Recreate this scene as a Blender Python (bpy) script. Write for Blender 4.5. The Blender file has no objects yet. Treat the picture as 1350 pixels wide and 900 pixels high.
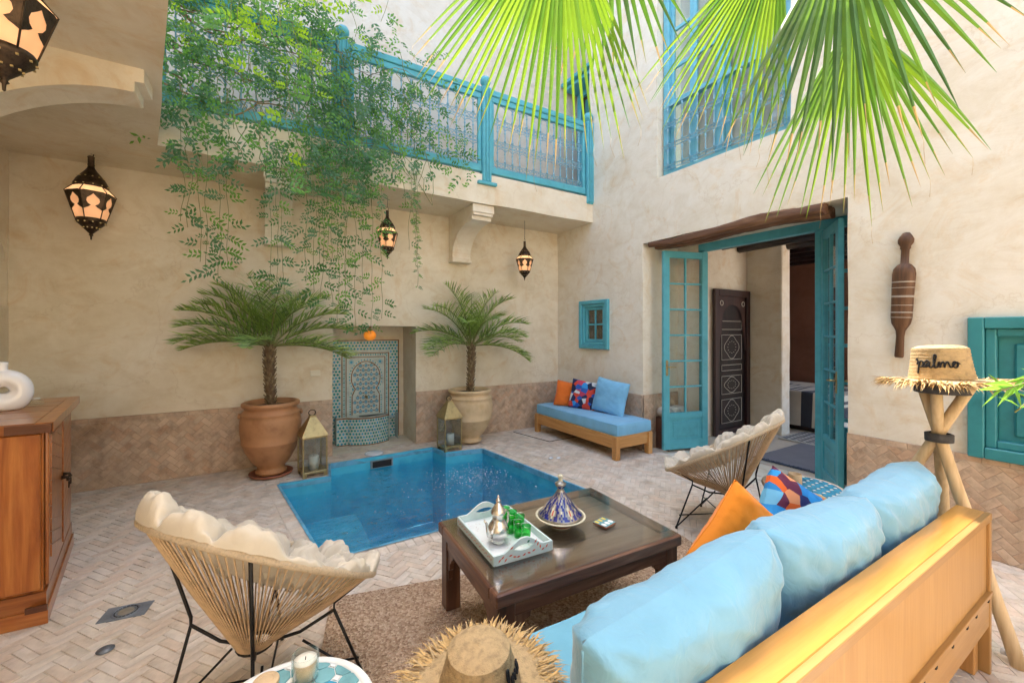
import bpy, math, random
from mathutils import Vector, Matrix, noise
R = math.radians
PI = math.pi
scene = bpy.context.scene
col = scene.collection
random.seed(7)

# ------------------------------------------------------------------ camera, sky, sun, exposure
cam_d = bpy.data.cameras.new('camera'); cam = bpy.data.objects.new('camera', cam_d); col.objects.link(cam)
cam.location = (0, 0, 1.5); cam.rotation_euler = (R(90), 0, R(-31.06))
cam_d.sensor_width = 36; cam_d.lens = 14.61; cam_d.shift_y = -0.0104
cam_d.clip_start = 0.03; cam_d.clip_end = 2000
scene.camera = cam
SUN_EL, SUN_AZ = 60.0, 14.0          # azimuth from +Y towards +X
world = bpy.data.worlds.new('World'); scene.world = world; world.use_nodes = True
wn = world.node_tree.nodes; wl = world.node_tree.links
sky = wn.new('ShaderNodeTexSky'); sky.sky_type = 'NISHITA'; sky.sun_disc = False
sky.sun_elevation = R(SUN_EL); sky.sun_rotation = R(SUN_AZ); sky.air_density = 1.0; sky.dust_density = 3.0; sky.ozone_density = 0.6
wl.new(sky.outputs[0], wn['Background'].inputs[0]); wn['Background'].inputs[1].default_value = 0.15
sun_d = bpy.data.lights.new('sun', 'SUN'); sun = bpy.data.objects.new('sun', sun_d); col.objects.link(sun)
sun_d.energy = 2.1; sun_d.angle = R(0.53); sun_d.color = (1.0, 0.93, 0.82)
sdir = Vector((math.sin(R(SUN_AZ)) * math.cos(R(SUN_EL)), math.cos(R(SUN_AZ)) * math.cos(R(SUN_EL)), math.sin(R(SUN_EL))))
sun.rotation_euler = (-sdir).to_track_quat('-Z', 'Y').to_euler(); sun.location = (0, 0, 12)
vs = scene.view_settings
vs.view_transform = 'Standard'; vs.look = 'None'; vs.gamma = 1.0; scene.cycles.caustics_reflective = False; scene.cycles.caustics_refractive = False; vs.exposure = 2.72; vs.use_white_balance = True; vs.white_balance_temperature = 6700; vs.white_balance_tint = 9; vs.use_curve_mapping = False

# ------------------------------------------------------------------ materials
MATS = {}
def base_mat(name):
    m = bpy.data.materials.new(name); m.use_nodes = True
    nt = m.node_tree; return m, nt.nodes, nt.links, nt.nodes['Principled BSDF']
def ramp(n, stops, interp='LINEAR'):
    r = n.new('ShaderNodeValToRGB'); r.color_ramp.interpolation = interp
    e = r.color_ramp.elements
    while len(e) > 1: e.remove(e[-1])
    e[0].position = stops[0][0]; e[0].color = (*stops[0][1], 1)
    for p, c in stops[1:]:
        x = e.new(p); x.color = (*c, 1)
    return r
def coords(n, l, sc=(1, 1, 1), rot=(0, 0, 0)):
    tc = n.new('ShaderNodeTexCoord'); mp = n.new('ShaderNodeMapping')
    mp.inputs['Scale'].default_value = sc; mp.inputs['Rotation'].default_value = rot
    l.new(tc.outputs['Object'], mp.inputs[0]); return mp
def nz(n, l, mp, scale, detail=4, rough=.55, dist=0):
    t = n.new('ShaderNodeTexNoise'); t.inputs['Scale'].default_value = scale; t.inputs['Detail'].default_value = detail
    t.inputs['Roughness'].default_value = rough; t.inputs['Distortion'].default_value = dist
    l.new(mp.outputs[0], t.inputs['Vector']); return t
def bump(n, l, b, src, strength, dist=.01, prev=None):
    bp = n.new('ShaderNodeBump'); bp.inputs['Strength'].default_value = strength; bp.inputs['Distance'].default_value = dist
    l.new(src, bp.inputs['Height'])
    if prev: l.new(prev.outputs[0], bp.inputs['Normal'])
    l.new(bp.outputs[0], b.inputs['Normal']); return bp
def mixc(n, l, fac, a, b, mode='MIX'):
    m = n.new('ShaderNodeMix'); m.data_type = 'RGBA'; m.blend_type = mode
    for i, v in ((0, fac), (6, a), (7, b)):
        if hasattr(v, 'links') or hasattr(v, 'is_linked'): l.new(v, m.inputs[i])
        elif i == 0: m.inputs[0].default_value = v
        else: m.inputs[i].default_value = (*v, 1)
    return m.outputs[2]

def plaster(name, cols, rough=.7, streak=(1, 1, 1)):
    m, n, l, b = base_mat(name)
    mp = coords(n, l); ms = coords(n, l, (.8, .8, 1.7))
    a = nz(n, l, mp, .9, 6, .6, .6); r1 = ramp(n, [(.3, cols[0]), (.5, cols[1]), (.72, cols[2])]); l.new(a.outputs[0], r1.inputs[0])
    s = nz(n, l, ms, 2.2, 8, .65, 1.2); r2 = ramp(n, [(.34, (.86, .80, .70)), (.52, (1, 1, 1)), (.8, (1.0, .98, .94))]); l.new(s.outputs[0], r2.inputs[0])
    c = mixc(n, l, .55, r1.outputs[0], r2.outputs[0], 'MULTIPLY')
    g = nz(n, l, mp, 7, 8, .7, .3); r3 = ramp(n, [(.35, (.90, .87, .82)), (.6, (1, 1, 1))]); l.new(g.outputs[0], r3.inputs[0])
    c = mixc(n, l, .6, c, r3.outputs[0], 'MULTIPLY')
    q = nz(n, l, mp, 2.6, 10, .72, 1.6); r4 = ramp(n, [(.52, (1, 1, 1)), (.66, (.93, .83, .70)), (.78, (.86, .72, .56))]); l.new(q.outputs[0], r4.inputs[0]); c = mixc(n, l, .85, c, r4.outputs[0], 'MULTIPLY')
    vo = n.new('ShaderNodeTexVoronoi'); vo.feature = 'DISTANCE_TO_EDGE'; vo.inputs['Scale'].default_value = 1.1; wv = nz(n, l, mp, 3.5, 6, .6); ad = n.new('ShaderNodeMix'); ad.data_type = 'VECTOR'; ad.inputs[0].default_value = .35
    l.new(mp.outputs[0], ad.inputs[4]); l.new(wv.outputs[1], ad.inputs[5]); l.new(ad.outputs[1], vo.inputs[0]); r5 = ramp(n, [(0, (.62, .50, .36)), (.006, (1, 1, 1))]); l.new(vo.outputs['Distance'], r5.inputs[0]); c = mixc(n, l, .24, c, r5.outputs[0], 'MULTIPLY'); l.new(c, b.inputs['Base Color'])
    b.inputs['Roughness'].default_value = rough
    b1 = bump(n, l, b, s.outputs[0], .22, .015); bump(n, l, b, nz(n, l, mp, 45, 6, .7).outputs[0], .25, .004, b1)
    MATS[name] = m; return m
def wood(name, c1, c2, c3, axis=0, rough=.45, coat=0, scale=1.0, fine=.5):
    m, n, l, b = base_mat(name)
    sc = [14 * scale] * 3; sc[axis] = 1.1 * scale
    mp = coords(n, l, sc); a = nz(n, l, mp, 1.0, 8, .62, 1.1)
    r1 = ramp(n, [(.28, c1), (.47, c2), (.70, c3)]); l.new(a.outputs[0], r1.inputs[0])
    sc2 = [70 * scale] * 3; sc2[axis] = 3 * scale
    f = nz(n, l, coords(n, l, sc2), 1.0, 4, .6); r2 = ramp(n, [(.35, (.72, .68, .62)), (.55, (1, 1, 1))]); l.new(f.outputs[0], r2.inputs[0])
    c = mixc(n, l, fine, r1.outputs[0], r2.outputs[0], 'MULTIPLY')
    oi = n.new('ShaderNodeObjectInfo'); r3 = ramp(n, [(0, (.86, .86, .86)), (1, (1.08, 1.08, 1.08))]); l.new(oi.outputs['Random'], r3.inputs[0])
    c = mixc(n, l, 1.0, c, r3.outputs[0], 'MULTIPLY'); l.new(c, b.inputs['Base Color'])
    b.inputs['Roughness'].default_value = rough; b.inputs['Coat Weight'].default_value = coat; b.inputs['Coat Roughness'].default_value = .15
    bump(n, l, b, f.outputs[0], .18, .003); MATS[name] = m; return m
def plain(name, c, rough=.5, metal=0, var=.12, scale=12, bmp=.08, c2=None, coat=0, detail=5, bdist=.003, rnd=0, wear=None):
    m, n, l, b = base_mat(name); mp = coords(n, l)
    a = nz(n, l, mp, scale, detail, .6)
    d = c2 or tuple(x * (1 - 2 * var) for x in c); u = tuple(min(1, x * (1 + var)) for x in c)
    r1 = ramp(n, [(.32, d), (.5, c), (.72, u)]); l.new(a.outputs[0], r1.inputs[0]); c_ = r1.outputs[0]
    if rnd:
        oi = n.new('ShaderNodeObjectInfo'); r3 = ramp(n, [(0, (1 - rnd,) * 3), (1, (1 + rnd,) * 3)]); l.new(oi.outputs['Random'], r3.inputs[0])
        c_ = mixc(n, l, 1.0, c_, r3.outputs[0], 'MULTIPLY')
    if wear:
        ge = n.new('ShaderNodeNewGeometry'); m2 = n.new('ShaderNodeMapping'); l.new(ge.outputs['Position'], m2.inputs[0])
        w1 = nz(n, l, m2, .9, 8, .7, .8); r4 = ramp(n, [(.30, wear[0]), (.50, (1, 1, 1)), (.72, wear[1])]); l.new(w1.outputs[0], r4.inputs[0]); c_ = mixc(n, l, 1.0, c_, r4.outputs[0], 'MULTIPLY')
        w2 = nz(n, l, m2, 6, 8, .75, .5); r5 = ramp(n, [(.36, wear[0]), (.48, (1, 1, 1)), (.66, (1, 1, 1)), (.78, wear[1])]); l.new(w2.outputs[0], r5.inputs[0]); c_ = mixc(n, l, .7, c_, r5.outputs[0], 'MULTIPLY')
    l.new(c_, b.inputs['Base Color'])
    b.inputs['Roughness'].default_value = rough; b.inputs['Metallic'].default_value = metal; b.inputs['Coat Weight'].default_value = coat
    if bmp: bump(n, l, b, nz(n, l, mp, scale * 4, 5, .65).outputs[0], bmp * 3, bdist)
    MATS[name] = m; return m
def fabric(name, c, weave=420, rough=.85, var=.06, sheen=.2, wr=.3, ridged=False):
    m, n, l, b = base_mat(name); mp = coords(n, l)
    a = nz(n, l, mp, 5, 4, .6); r1 = ramp(n, [(.3, tuple(x * (1 - 2 * var) for x in c)), (.7, tuple(min(1, x * (1 + var)) for x in c))]); l.new(a.outputs[0], r1.inputs[0])
    l.new(r1.outputs[0], b.inputs['Base Color']); b.inputs['Roughness'].default_value = rough
    b.inputs['Sheen Weight'].default_value = sheen
    w_ = nz(n, l, mp, 14 if not ridged else 9, 3, .5, .8)
    if ridged: w_.noise_type = 'RIDGED_MULTIFRACTAL'; w_.inputs['Distortion'].default_value = .5
    b1 = bump(n, l, b, w_.outputs[0], wr, .012 if not ridged else .02); bump(n, l, b, nz(n, l, mp, weave, 2, .5).outputs[0], .15, .002, b1)
    MATS[name] = m; return m
def leafmat(name, c, trans=.45, tc=None, rough=.45):
    m, n, l, b = base_mat(name); mp = coords(n, l)
    a = nz(n, l, mp, 9, 3); r1 = ramp(n, [(.3, tuple(x * .7 for x in c)), (.7, tuple(x * 1.25 for x in c))]); l.new(a.outputs[0], r1.inputs[0])
    l.new(r1.outputs[0], b.inputs['Base Color']); b.inputs['Roughness'].default_value = rough
    t = n.new('ShaderNodeBsdfTranslucent'); t.inputs[0].default_value = (*(tc or (c[0] * 2.2, c[1] * 2.0, c[2] * .8)), 1)
    mx = n.new('ShaderNodeMixShader'); mx.inputs[0].default_value = trans
    out = n['Material Output']; l.new(b.outputs[0], mx.inputs[1]); l.new(t.outputs[0], mx.inputs[2]); l.new(mx.outputs[0], out.inputs[0])
    MATS[name] = m; return m
def glassy(name, tint, rough=.02, ior=1.45, bmp=0, bscale=20, bdist=.01, refl=1.0):
    m, n, l, b = base_mat(name); n.remove(b)
    lw_ = n.new('ShaderNodeLayerWeight'); lw_.inputs[0].default_value = .5
    pw = n.new('ShaderNodeMath'); pw.operation = 'POWER'; l.new(lw_.outputs['Facing'], pw.inputs[0]); pw.inputs[1].default_value = 4.0
    f0 = ((ior - 1) / (ior + 1)) ** 2; fr = n.new('ShaderNodeMath'); fr.operation = 'MULTIPLY_ADD'; l.new(pw.outputs[0], fr.inputs[0]); fr.inputs[1].default_value = .85; fr.inputs[2].default_value = f0
    tr = n.new('ShaderNodeBsdfTransparent'); tr.inputs[0].default_value = (*tint, 1)
    gl = n.new('ShaderNodeBsdfGlossy'); gl.inputs['Roughness'].default_value = rough; gl.inputs[0].default_value = (refl, refl, refl, 1)
    mx = n.new('ShaderNodeMixShader'); l.new(fr.outputs[0], mx.inputs[0]); l.new(tr.outputs[0], mx.inputs[1]); l.new(gl.outputs[0], mx.inputs[2])
    l.new(mx.outputs[0], n['Material Output'].inputs[0])
    if bmp:
        mp = coords(n, l); a = nz(n, l, mp, bscale, 4, .6, .5); bp = n.new('ShaderNodeBump'); bp.inputs['Strength'].default_value = bmp; bp.inputs['Distance'].default_value = bdist
        l.new(a.outputs[0], bp.inputs['Height']); l.new(bp.outputs[0], gl.inputs['Normal']); l.new(bp.outputs[0], lw_.inputs['Normal'])
    MATS[name] = m; return m
def glow(name, c, s):
    m, n, l, b = base_mat(name); mp = coords(n, l); a = nz(n, l, mp, 14, 3)
    r1 = ramp(n, [(.3, tuple(x * .45 for x in c)), (.7, c)]); l.new(a.outputs[0], r1.inputs[0])
    b.inputs['Base Color'].default_value = (*c, 1); l.new(r1.outputs[0], b.inputs['Emission Color']); b.inputs['Emission Strength'].default_value = s
    b.inputs['Roughness'].default_value = .3; MATS[name] = m; return m

plaster('plaster', [(.74, .67, .545), (.79, .735, .625), (.82, .78, .69)])
plaster('plaster_warm', [(.68, .595, .44), (.75, .675, .53), (.79, .73, .60)], rough=.6)
plaster('plaster_pale', [(.60, .54, .45), (.65, .60, .52), (.68, .64, .57)])
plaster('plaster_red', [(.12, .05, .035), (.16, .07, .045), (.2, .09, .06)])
BR = [(.69, .575, .465), (.71, .60, .495), (.73, .635, .53), (.70, .565, .45), (.67, .575, .475), (.74, .65, .555)]
for i, c in enumerate(BR): plain('paver_%d' % i, c, .66, 0, .13, 9, .22, c2=tuple(x * .80 for x in c), bdist=.004, wear=((.82, .76, .70), (1.06, 1.05, 1.05)))
TL = [(.55, .40, .28), (.58, .43, .31), (.51, .375, .265), (.60, .455, .33), (.55, .375, .255), (.53, .405, .295)]
for i, c in enumerate(TL): plain('dado_%d' % i, c, .5, 0, .14, 11, .2, bdist=.004, wear=((.74, .66, .58), (1.12, 1.12, 1.12)))
plain('mortar', (.62, .53, .43), .9, 0, .15, 8, .4, wear=((.8, .74, .68), (1.05, 1.05, 1.05)))
plain('mortar_dado', (.47, .345, .25), .9, 0, .15, 8, .4)
plain('teal', (.085, .39, .47), .42, 0, .07, 6, .12, wear=((.80, .86, .86), (1.18, 1.10, 1.08)))
plain('teal_light', (.15, .46, .58), .42, 0, .07, 6, .12, wear=((.85, .88, .88), (1.12, 1.06, 1.05)))
plain('teal_deep', (.03, .225, .25), .45, 0, .08, 6, .12, wear=((.80, .86, .86), (1.2, 1.10, 1.08)))
plain('iron_blue', (.22, .42, .52), .45, .2, .1, 20, .1)
plain('pool_blue', (.07, .52, .70), .4, 0, .16, 4, .25, c2=(.04, .38, .60))
plain('pool_rim', (.13, .42, .60), .45, 0, .16, 9, .25)
plain('brass', (.50, .38, .18), .42, .85, .15, 14, .1)
plain('bronze', (.075, .05, .032), .45, .8, .3, 20, .2)
plain('black_metal', (.018, .017, .017), .42, .6, .2, 20, .08)
plain('silver', (.78, .76, .72), .14, 1.0, .08, 60, .1)
plain('terracotta', (.46, .225, .10), .55, 0, .15, 5, .25, c2=(.34, .15, .06))
plain('terracotta_pale', (.64, .47, .27), .6, 0, .14, 5, .25, c2=(.50, .34, .17))
plain('terracotta_dark', (.34, .12, .06), .5, 0, .15, 8, .2)
plain('soil', (.045, .03, .02), .95, 0, .3, 30, .6)
plain('straw', (.54, .38, .20), .8, 0, .15, 40, .35, bdist=.004)
plain('straw_orange', (.66, .43, .18), .8, 0, .18, 40, .3)
plain('yarn', (.012, .012, .014), .9, 0, .2, 60, .4)
plain('white_ceramic', (.80, .81, .84), .18, 0, .02, 4, 0, coat=.5)
plain('wax', (.80, .76, .66), .5, 0, .04, 6, .05)
plain('cord', (.60, .42, .25), .5, 0, .12, 30, .1)
plain('cord_rim', (.68, .54, .37), .55, 0, .12, 120, .5)
plain('cream_wood', (.68, .49, .29), .6, 0, .12, 8, .15)
plain('grey_metal', (.22, .25, .29), .5, .5, .15, 12, .2)
plain('steel', (.5, .5, .5), .3, .9, .15, 12, .1)
plain('dark_hole', (.015, .014, .013), .8)
plain('white_paint', (.78, .80, .78), .45, 0, .05, 10, .1)
plain('mint_paint', (.60, .72, .70), .45, 0, .05, 10, .1)
plain('red_paint', (.62, .10, .05), .5)
plain('tile_white', (.46, .55, .51), .25, 0, .1, 14, .05)
plain('tile_teal', (.02, .26, .25), .2, 0, .2, 14, .05)
plain('tile_aqua', (.12, .38, .42), .2, 0, .15, 14, .05)
plain('tile_blue', (.06, .33, .52), .2, 0, .2, 14, .05)
plain('tile_brown', (.23, .10, .035), .25, 0, .2, 14, .05)
plain('tile_dark', (.07, .02, .03), .25, 0, .2, 14, .05)
plain('tile_sky', (.06, .32, .50), .2, 0, .12, 14, .05)
plain('tile_pale', (.18, .40, .44), .2, 0, .12, 14, .05)
plain('trunk', (.17, .11, .06), .9, 0, .25, 25, .4)
plain('trunk_boot', (.26, .19, .10), .9, 0, .25, 25, .4)
plain('stem', (.20, .22, .07), .7, 0, .2, 25, .1)
plain('cobalt', (.02, .03, .22), .2, 0, .2, 14, .05, coat=.4)
plain('plate_silver', (.36, .33, .29), .3, .75, .2, 30, .1)
plain('cream_glaze', (.72, .66, .48), .25, 0, .1, 14, .05)
plain('yellow_paint', (.80, .58, .04), .4)
plain('white_switch', (.74, .70, .58), .35, 0, .03, 4, 0)
plain('strap', (.05, .048, .05), .75, 0, .15, 50, .3)
wood('wood_cab_z', (.20, .05, .010), (.36, .11, .024), (.50, .19, .045), 2, .28, .35)
wood('wood_cab_x', (.19, .048, .010), (.34, .105, .024), (.47, .18, .045), 0, .28, .35)
wood('wood_cab_dark', (.06, .018, .008), (.11, .035, .015), (.16, .05, .02), 0, .3, .3)
wood('pine_x', (.44, .19, .045), (.56, .27, .075), (.66, .36, .13), 0, .4, .15)
wood('pine_y', (.44, .19, .045), (.56, .27, .075), (.66, .36, .13), 1, .4, .15)
wood('pine_z', (.42, .18, .045), (.54, .26, .075), (.64, .35, .13), 2, .4, .15)
wood('ply_x', (.39, .20, .058), (.43, .23, .07), (.48, .265, .09), 0, .45, .2, 1.2, .25)
wood('ply_z', (.37, .195, .062), (.41, .225, .075), (.45, .255, .09), 2, .5, .1, 1.3, .22)
wood('ply_cap', (.50, .22, .04), (.57, .265, .052), (.63, .31, .075), 0, .3, .4, .8, .3)
wood('dark_x', (.05, .021, .013), (.12, .048, .028), (.26, .13, .075), 0, .42, .2)
wood('dark_y', (.05, .021, .013), (.12, .048, .028), (.26, .13, .075), 1, .42, .2)
wood('dark_z', (.05, .021, .013), (.12, .048, .028), (.26, .13, .075), 2, .45, .15)
wood('worn_x', (.13, .08, .05), (.21, .14, .095), (.32, .24, .17), 0, .5, .1); wood('beam_y', (.05, .022, .012), (.13, .06, .03), (.30, .17, .10), 1, .8, 0, .8)
wood('club', (.045, .018, .008), (.11, .048, .018), (.20, .095, .04), 2, .6)
wood('pole', (.52, .36, .19), (.62, .46, .27), (.70, .55, .35), 2, .6)
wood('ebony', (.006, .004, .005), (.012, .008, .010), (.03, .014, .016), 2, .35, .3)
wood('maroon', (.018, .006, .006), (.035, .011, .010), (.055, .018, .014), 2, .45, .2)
fabric('cream_cloth', (.63, .56, .45), wr=.35, rough=.7); fabric('blue_cloth', (.22, .50, .70), wr=.4); fabric('blue_pale', (.18, .44, .63), wr=.55, rough=.55, sheen=.35)
fabric('blue_seat', (.17, .46, .62), wr=.2); fabric('blue_day', (.20, .50, .74), wr=.35); fabric('orange_cloth', (.80, .17, .015)); fabric('orange_warm', (.85, .25, .008))
fabric('white_cloth', (.62, .58, .50)); fabric('stripe_dark', (.035, .04, .06)); fabric('rug_grey', (.16, .16, .19), 200); fabric('rug_white', (.45, .43, .40), 200); fabric('fringe_blue', (.03, .05, .10))
leafmat('vine_a', (.05, .16, .05), .4); leafmat('vine_b', (.11, .28, .06), .45); leafmat('vine_c', (.08, .20, .11), .35); leafmat('vine_lime', (.28, .48, .02), .55, (.55, .85, .03))  # the lime tone has sunlit brightness painted into the leaf colour
leafmat('date_a', (.19, .31, .09), .35); leafmat('date_b', (.30, .43, .15), .35); leafmat('date_c', (.12, .21, .07), .3)
leafmat('fan_a', (.07, .18, .025), .34, (.15, .33, .02)); leafmat('fan_backlit', (.11, .24, .025), .42, (.30, .48, .03)); leafmat('fan_mid', (.09, .23, .04), .25, (.30, .52, .04)); leafmat('fan_shaded', (.055, .15, .04), .10, (.18, .36, .03)); leafmat('fan_tip', (.50, .36, .16), .3, (.6, .4, .15))  # backlit and shaded tones of one palm's leaves, set in the leaf colour
leafmat('twig_leaf', (.16, .38, .05), .4, (.35, .7, .08))
glassy('glass', (.92, .95, .95), .01); glassy('water', (.66, .93, .98), .05, 1.62, 1.0, 8, .10)
glassy('green_glass', (.30, .90, .45), .03, 1.5); glassy('clear_glass', (.95, .97, .96), .01, 1.45); glassy('amber_glass', (.85, .70, .42), .03, 1.45)
glassy('table_glass', (.90, .91, .89), .09, 1.9)
glow('lamp_pane', (.85, .42, .20), .13); glow('lamp_hot', (1.0, .55, .26), .22); glow('orange_bulb', (.95, .30, .03), .075)
def jute():
    m, n, l, b = base_mat('jute'); mp = coords(n, l)
    v = n.new('ShaderNodeTexVoronoi'); v.inputs['Scale'].default_value = 95; l.new(mp.outputs[0], v.inputs[0])
    r = ramp(n, [(0, (.33, .195, .115)), (.5, (.52, .345, .22)), (1, (.68, .50, .35))]); s = n.new('ShaderNodeSeparateColor'); l.new(v.outputs['Color'], s.inputs[0]); l.new(s.outputs[0], r.inputs[0])
    big = nz(n, l, mp, 2.5, 4); r2 = ramp(n, [(.3, (.85, .85, .85)), (.7, (1.05, 1.05, 1.05))]); l.new(big.outputs[0], r2.inputs[0])
    l.new(mixc(n, l, 1.0, r.outputs[0], r2.outputs[0], 'MULTIPLY'), b.inputs['Base Color']); b.inputs['Roughness'].default_value = .95
    bump(n, l, b, v.outputs['Distance'], 1.0, .012); MATS['jute'] = m
jute()
def geo_print(name, cols, scale, rot):
    m, n, l, b = base_mat(name); mp = coords(n, l, (scale, scale, .001), (0, 0, rot))
    v = n.new('ShaderNodeTexVoronoi'); v.inputs['Scale'].default_value = 1; l.new(mp.outputs[0], v.inputs[0])
    s = n.new('ShaderNodeSeparateColor'); l.new(v.outputs['Color'], s.inputs[0])
    r = ramp(n, [(i / len(cols), c) for i, c in enumerate(cols)], 'CONSTANT'); l.new(s.outputs[0], r.inputs[0])
    l.new(r.outputs[0], b.inputs['Base Color']); b.inputs['Roughness'].default_value = .8
    bump(n, l, b, nz(n, l, coords(n, l), 14, 3).outputs[0], .3, .01); MATS[name] = m
geo_print('print_a', [(.02, .25, .62), (.80, .14, .02), (.13, .02, .06), (.16, .50, .75), (.02, .03, .14), (.85, .32, .14), (.02, .30, .70)], 17, .4)
geo_print('print_b', [(.60, .65, .66), (.02, .10, .40), (.65, .06, .03), (.02, .03, .10), (.02, .25, .62), (.50, .05, .10), (.01, .02, .06)], 14, .9)

# ------------------------------------------------------------------ mesh building
class MB:
    def __init__(s): s.v = []; s.f = []; s.m = []; s.s = []
    def add(s, vs, fs, mi=0, sm=False, M=None):
        o = len(s.v)
        s.v += [tuple(M @ Vector(p)) for p in vs] if M is not None else [tuple(p) for p in vs]
        for k, f in enumerate(fs):
            s.f.append(tuple(i + o for i in f)); s.m.append(mi[k] if isinstance(mi, list) else mi); s.s.append(sm)
        return s
    def box(s, a, b, mi=0, M=None, bev=0):
        x0, y0, z0 = a; x1, y1, z1 = b
        if not bev:
            v = [(x0, y0, z0), (x1, y0, z0), (x1, y1, z0), (x0, y1, z0), (x0, y0, z1), (x1, y0, z1), (x1, y1, z1), (x0, y1, z1)]
            return s.add(v, [(0, 3, 2, 1), (4, 5, 6, 7), (0, 1, 5, 4), (1, 2, 6, 5), (2, 3, 7, 6), (3, 0, 4, 7)], mi, False, M)
        e = min(bev, (x1 - x0) / 2.1, (y1 - y0) / 2.1, (z1 - z0) / 2.1)
        c = Vector(((x0 + x1) / 2, (y0 + y1) / 2, (z0 + z1) / 2)); h = Vector(((x1 - x0) / 2, (y1 - y0) / 2, (z1 - z0) / 2))
        v = []; idx = {}
        for sx in (-1, 1):
            for sy in (-1, 1):
                for sz in (-1, 1):
                    for ax in range(3):
                        p = [h[0] - e, h[1] - e, h[2] - e]; p[ax] = h[ax]
                        idx[(sx, sy, sz, ax)] = len(v); v.append((c[0] + sx * p[0], c[1] + sy * p[1], c[2] + sz * p[2]))
        f = []
        sg = (-1, 1)
        for ax in range(3):
            o1, o2 = [i for i in range(3) if i != ax]
            for q in sg:
                k = []
                for a1, a2 in ((-1, -1), (1, -1), (1, 1), (-1, 1)):
                    t = [0, 0, 0]; t[ax] = q; t[o1] = a1; t[o2] = a2; k.append(idx[(*t, ax)])
                f.append(tuple(k))
            for a1 in sg:
                for a2 in sg:                          # edge bevel along ax
                    t0 = [0, 0, 0]; t0[ax] = -1; t0[o1] = a1; t0[o2] = a2; t1 = list(t0); t1[ax] = 1
                    f.append((idx[(*t0, o1)], idx[(*t1, o1)], idx[(*t1, o2)], idx[(*t0, o2)]))
        for sx in sg:
            for sy in sg:
                for sz in sg: f.append((idx[(sx, sy, sz, 0)], idx[(sx, sy, sz, 1)], idx[(sx, sy, sz, 2)]))
        return s.add(v, f, mi, False, M)
    def tube(s, pts, r, n=8, mi=0, cap=True, closed=False, M=None, sm=True):
        pts = [Vector(p) for p in pts]; N = len(pts); rs = r if isinstance(r, (list, tuple)) else [r] * N
        v = []; f = []; prev = None
        for i, p in enumerate(pts):
            t = (pts[(i + 1) % N] - pts[i - 1]) if closed else (pts[min(i + 1, N - 1)] - pts[max(i - 1, 0)])
            t.normalize()
            if prev is None:
                a = Vector((0, 0, 1)) if abs(t.z) < .9 else Vector((1, 0, 0)); u = t.cross(a).normalized()
            else:
                u = prev - t * prev.dot(t); u = u.normalized() if u.length > 1e-6 else t.orthogonal().normalized()
            prev = u; w = t.cross(u)
            for k in range(n):
                a = 2 * PI * k / n; v.append(p + (u * math.cos(a) + w * math.sin(a)) * rs[i])
        for i in range(N if closed else N - 1):
            j = (i + 1) % N
            for k in range(n): f.append((i * n + k, i * n + (k + 1) % n, j * n + (k + 1) % n, j * n + k))
        if cap and not closed: f.append(tuple(range(n - 1, -1, -1))); f.append(tuple((N - 1) * n + k for k in range(n)))
        return s.add(v, f, mi, sm, M)
    def lathe(s, prof, n=24, mi=0, M=None, sm=True, a0=0, a1=2 * PI, mfun=None):
        full = abs(a1 - a0 - 2 * PI) < 1e-6; cols_ = n if full else n + 1; v = []; f = []; mm = []
        for (r, z) in prof:
            for k in range(cols_):
                a = a0 + (a1 - a0) * k / n; v.append((r * math.cos(a), r * math.sin(a), z))
        for i in range(len(prof) - 1):
            for k in range(n):
                k2 = (k + 1) % cols_
                f.append((i * cols_ + k, i * cols_ + k2, (i + 1) * cols_ + k2, (i + 1) * cols_ + k)); mm.append(mfun(i, k) if mfun else mi)
        return s.add(v, f, mm, sm, M)
    def prism(s, poly, z0, z1, mi=0, M=None, sm=False):
        n = len(poly); v = [(x, y, z0) for x, y in poly] + [(x, y, z1) for x, y in poly]
        f = [tuple(range(n - 1, -1, -1)), tuple(range(n, 2 * n))] + [(i, (i + 1) % n, (i + 1) % n + n, i + n) for i in range(n)]
        return s.add(v, f, mi, sm, M)
    def grid(s, fn, nu, nv, mi=0, sm=True, M=None, cu=False, cv=False, mfun=None):
        v = [fn(i / nu, j / nv) for i in range(nu + 1) for j in range(nv + 1)]
        f = [(i * (nv + 1) + j, (i + 1) * (nv + 1) + j, (i + 1) * (nv + 1) + j + 1, i * (nv + 1) + j + 1) for i in range(nu) for j in range(nv)]
        mm = [mfun((i + .5) / nu, (j + .5) / nv) for i in range(nu) for j in range(nv)] if mfun else mi
        return s.add(v, f, mm, sm, M)
    def mesh(s, name, mats):
        me = bpy.data.meshes.new(name); me.from_pydata(s.v, [], s.f)
        for m in (mats if isinstance(mats, (list, tuple)) else [mats]): me.materials.append(MATS[m])
        me.polygons.foreach_set('material_index', s.m); me.polygons.foreach_set('use_smooth', s.s); me.update(); return me
    def build(s, name, mats, parent=None, loc=None, rot=None, kind=None):
        return place(name, s.mesh(name, mats), parent, loc, rot, kind)
def place(name, me, parent=None, loc=None, rot=None, kind=None):
    o = bpy.data.objects.new(name, me); col.objects.link(o)
    if parent: o.parent = parent
    if loc is not None: o.location = loc
    if rot is not None: o.rotation_euler = rot
    if kind: o['kind'] = kind
    return o
def thing(name, label, cat, loc=(0, 0, 0), rot=(0, 0, 0), group=None, scale=None):
    o = bpy.data.objects.new(name, None); col.objects.link(o); o.location = loc; o.rotation_euler = rot; o.empty_display_size = .1
    o['label'] = label; o['category'] = cat
    if group: o['group'] = group
    if scale: o.scale = scale
    return o
def tag(o, label, cat, group=None):
    o['label'] = label; o['category'] = cat
    if group: o['group'] = group
    return o
def kids(o): return [c for c in bpy.data.objects if c.parent == o]
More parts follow.
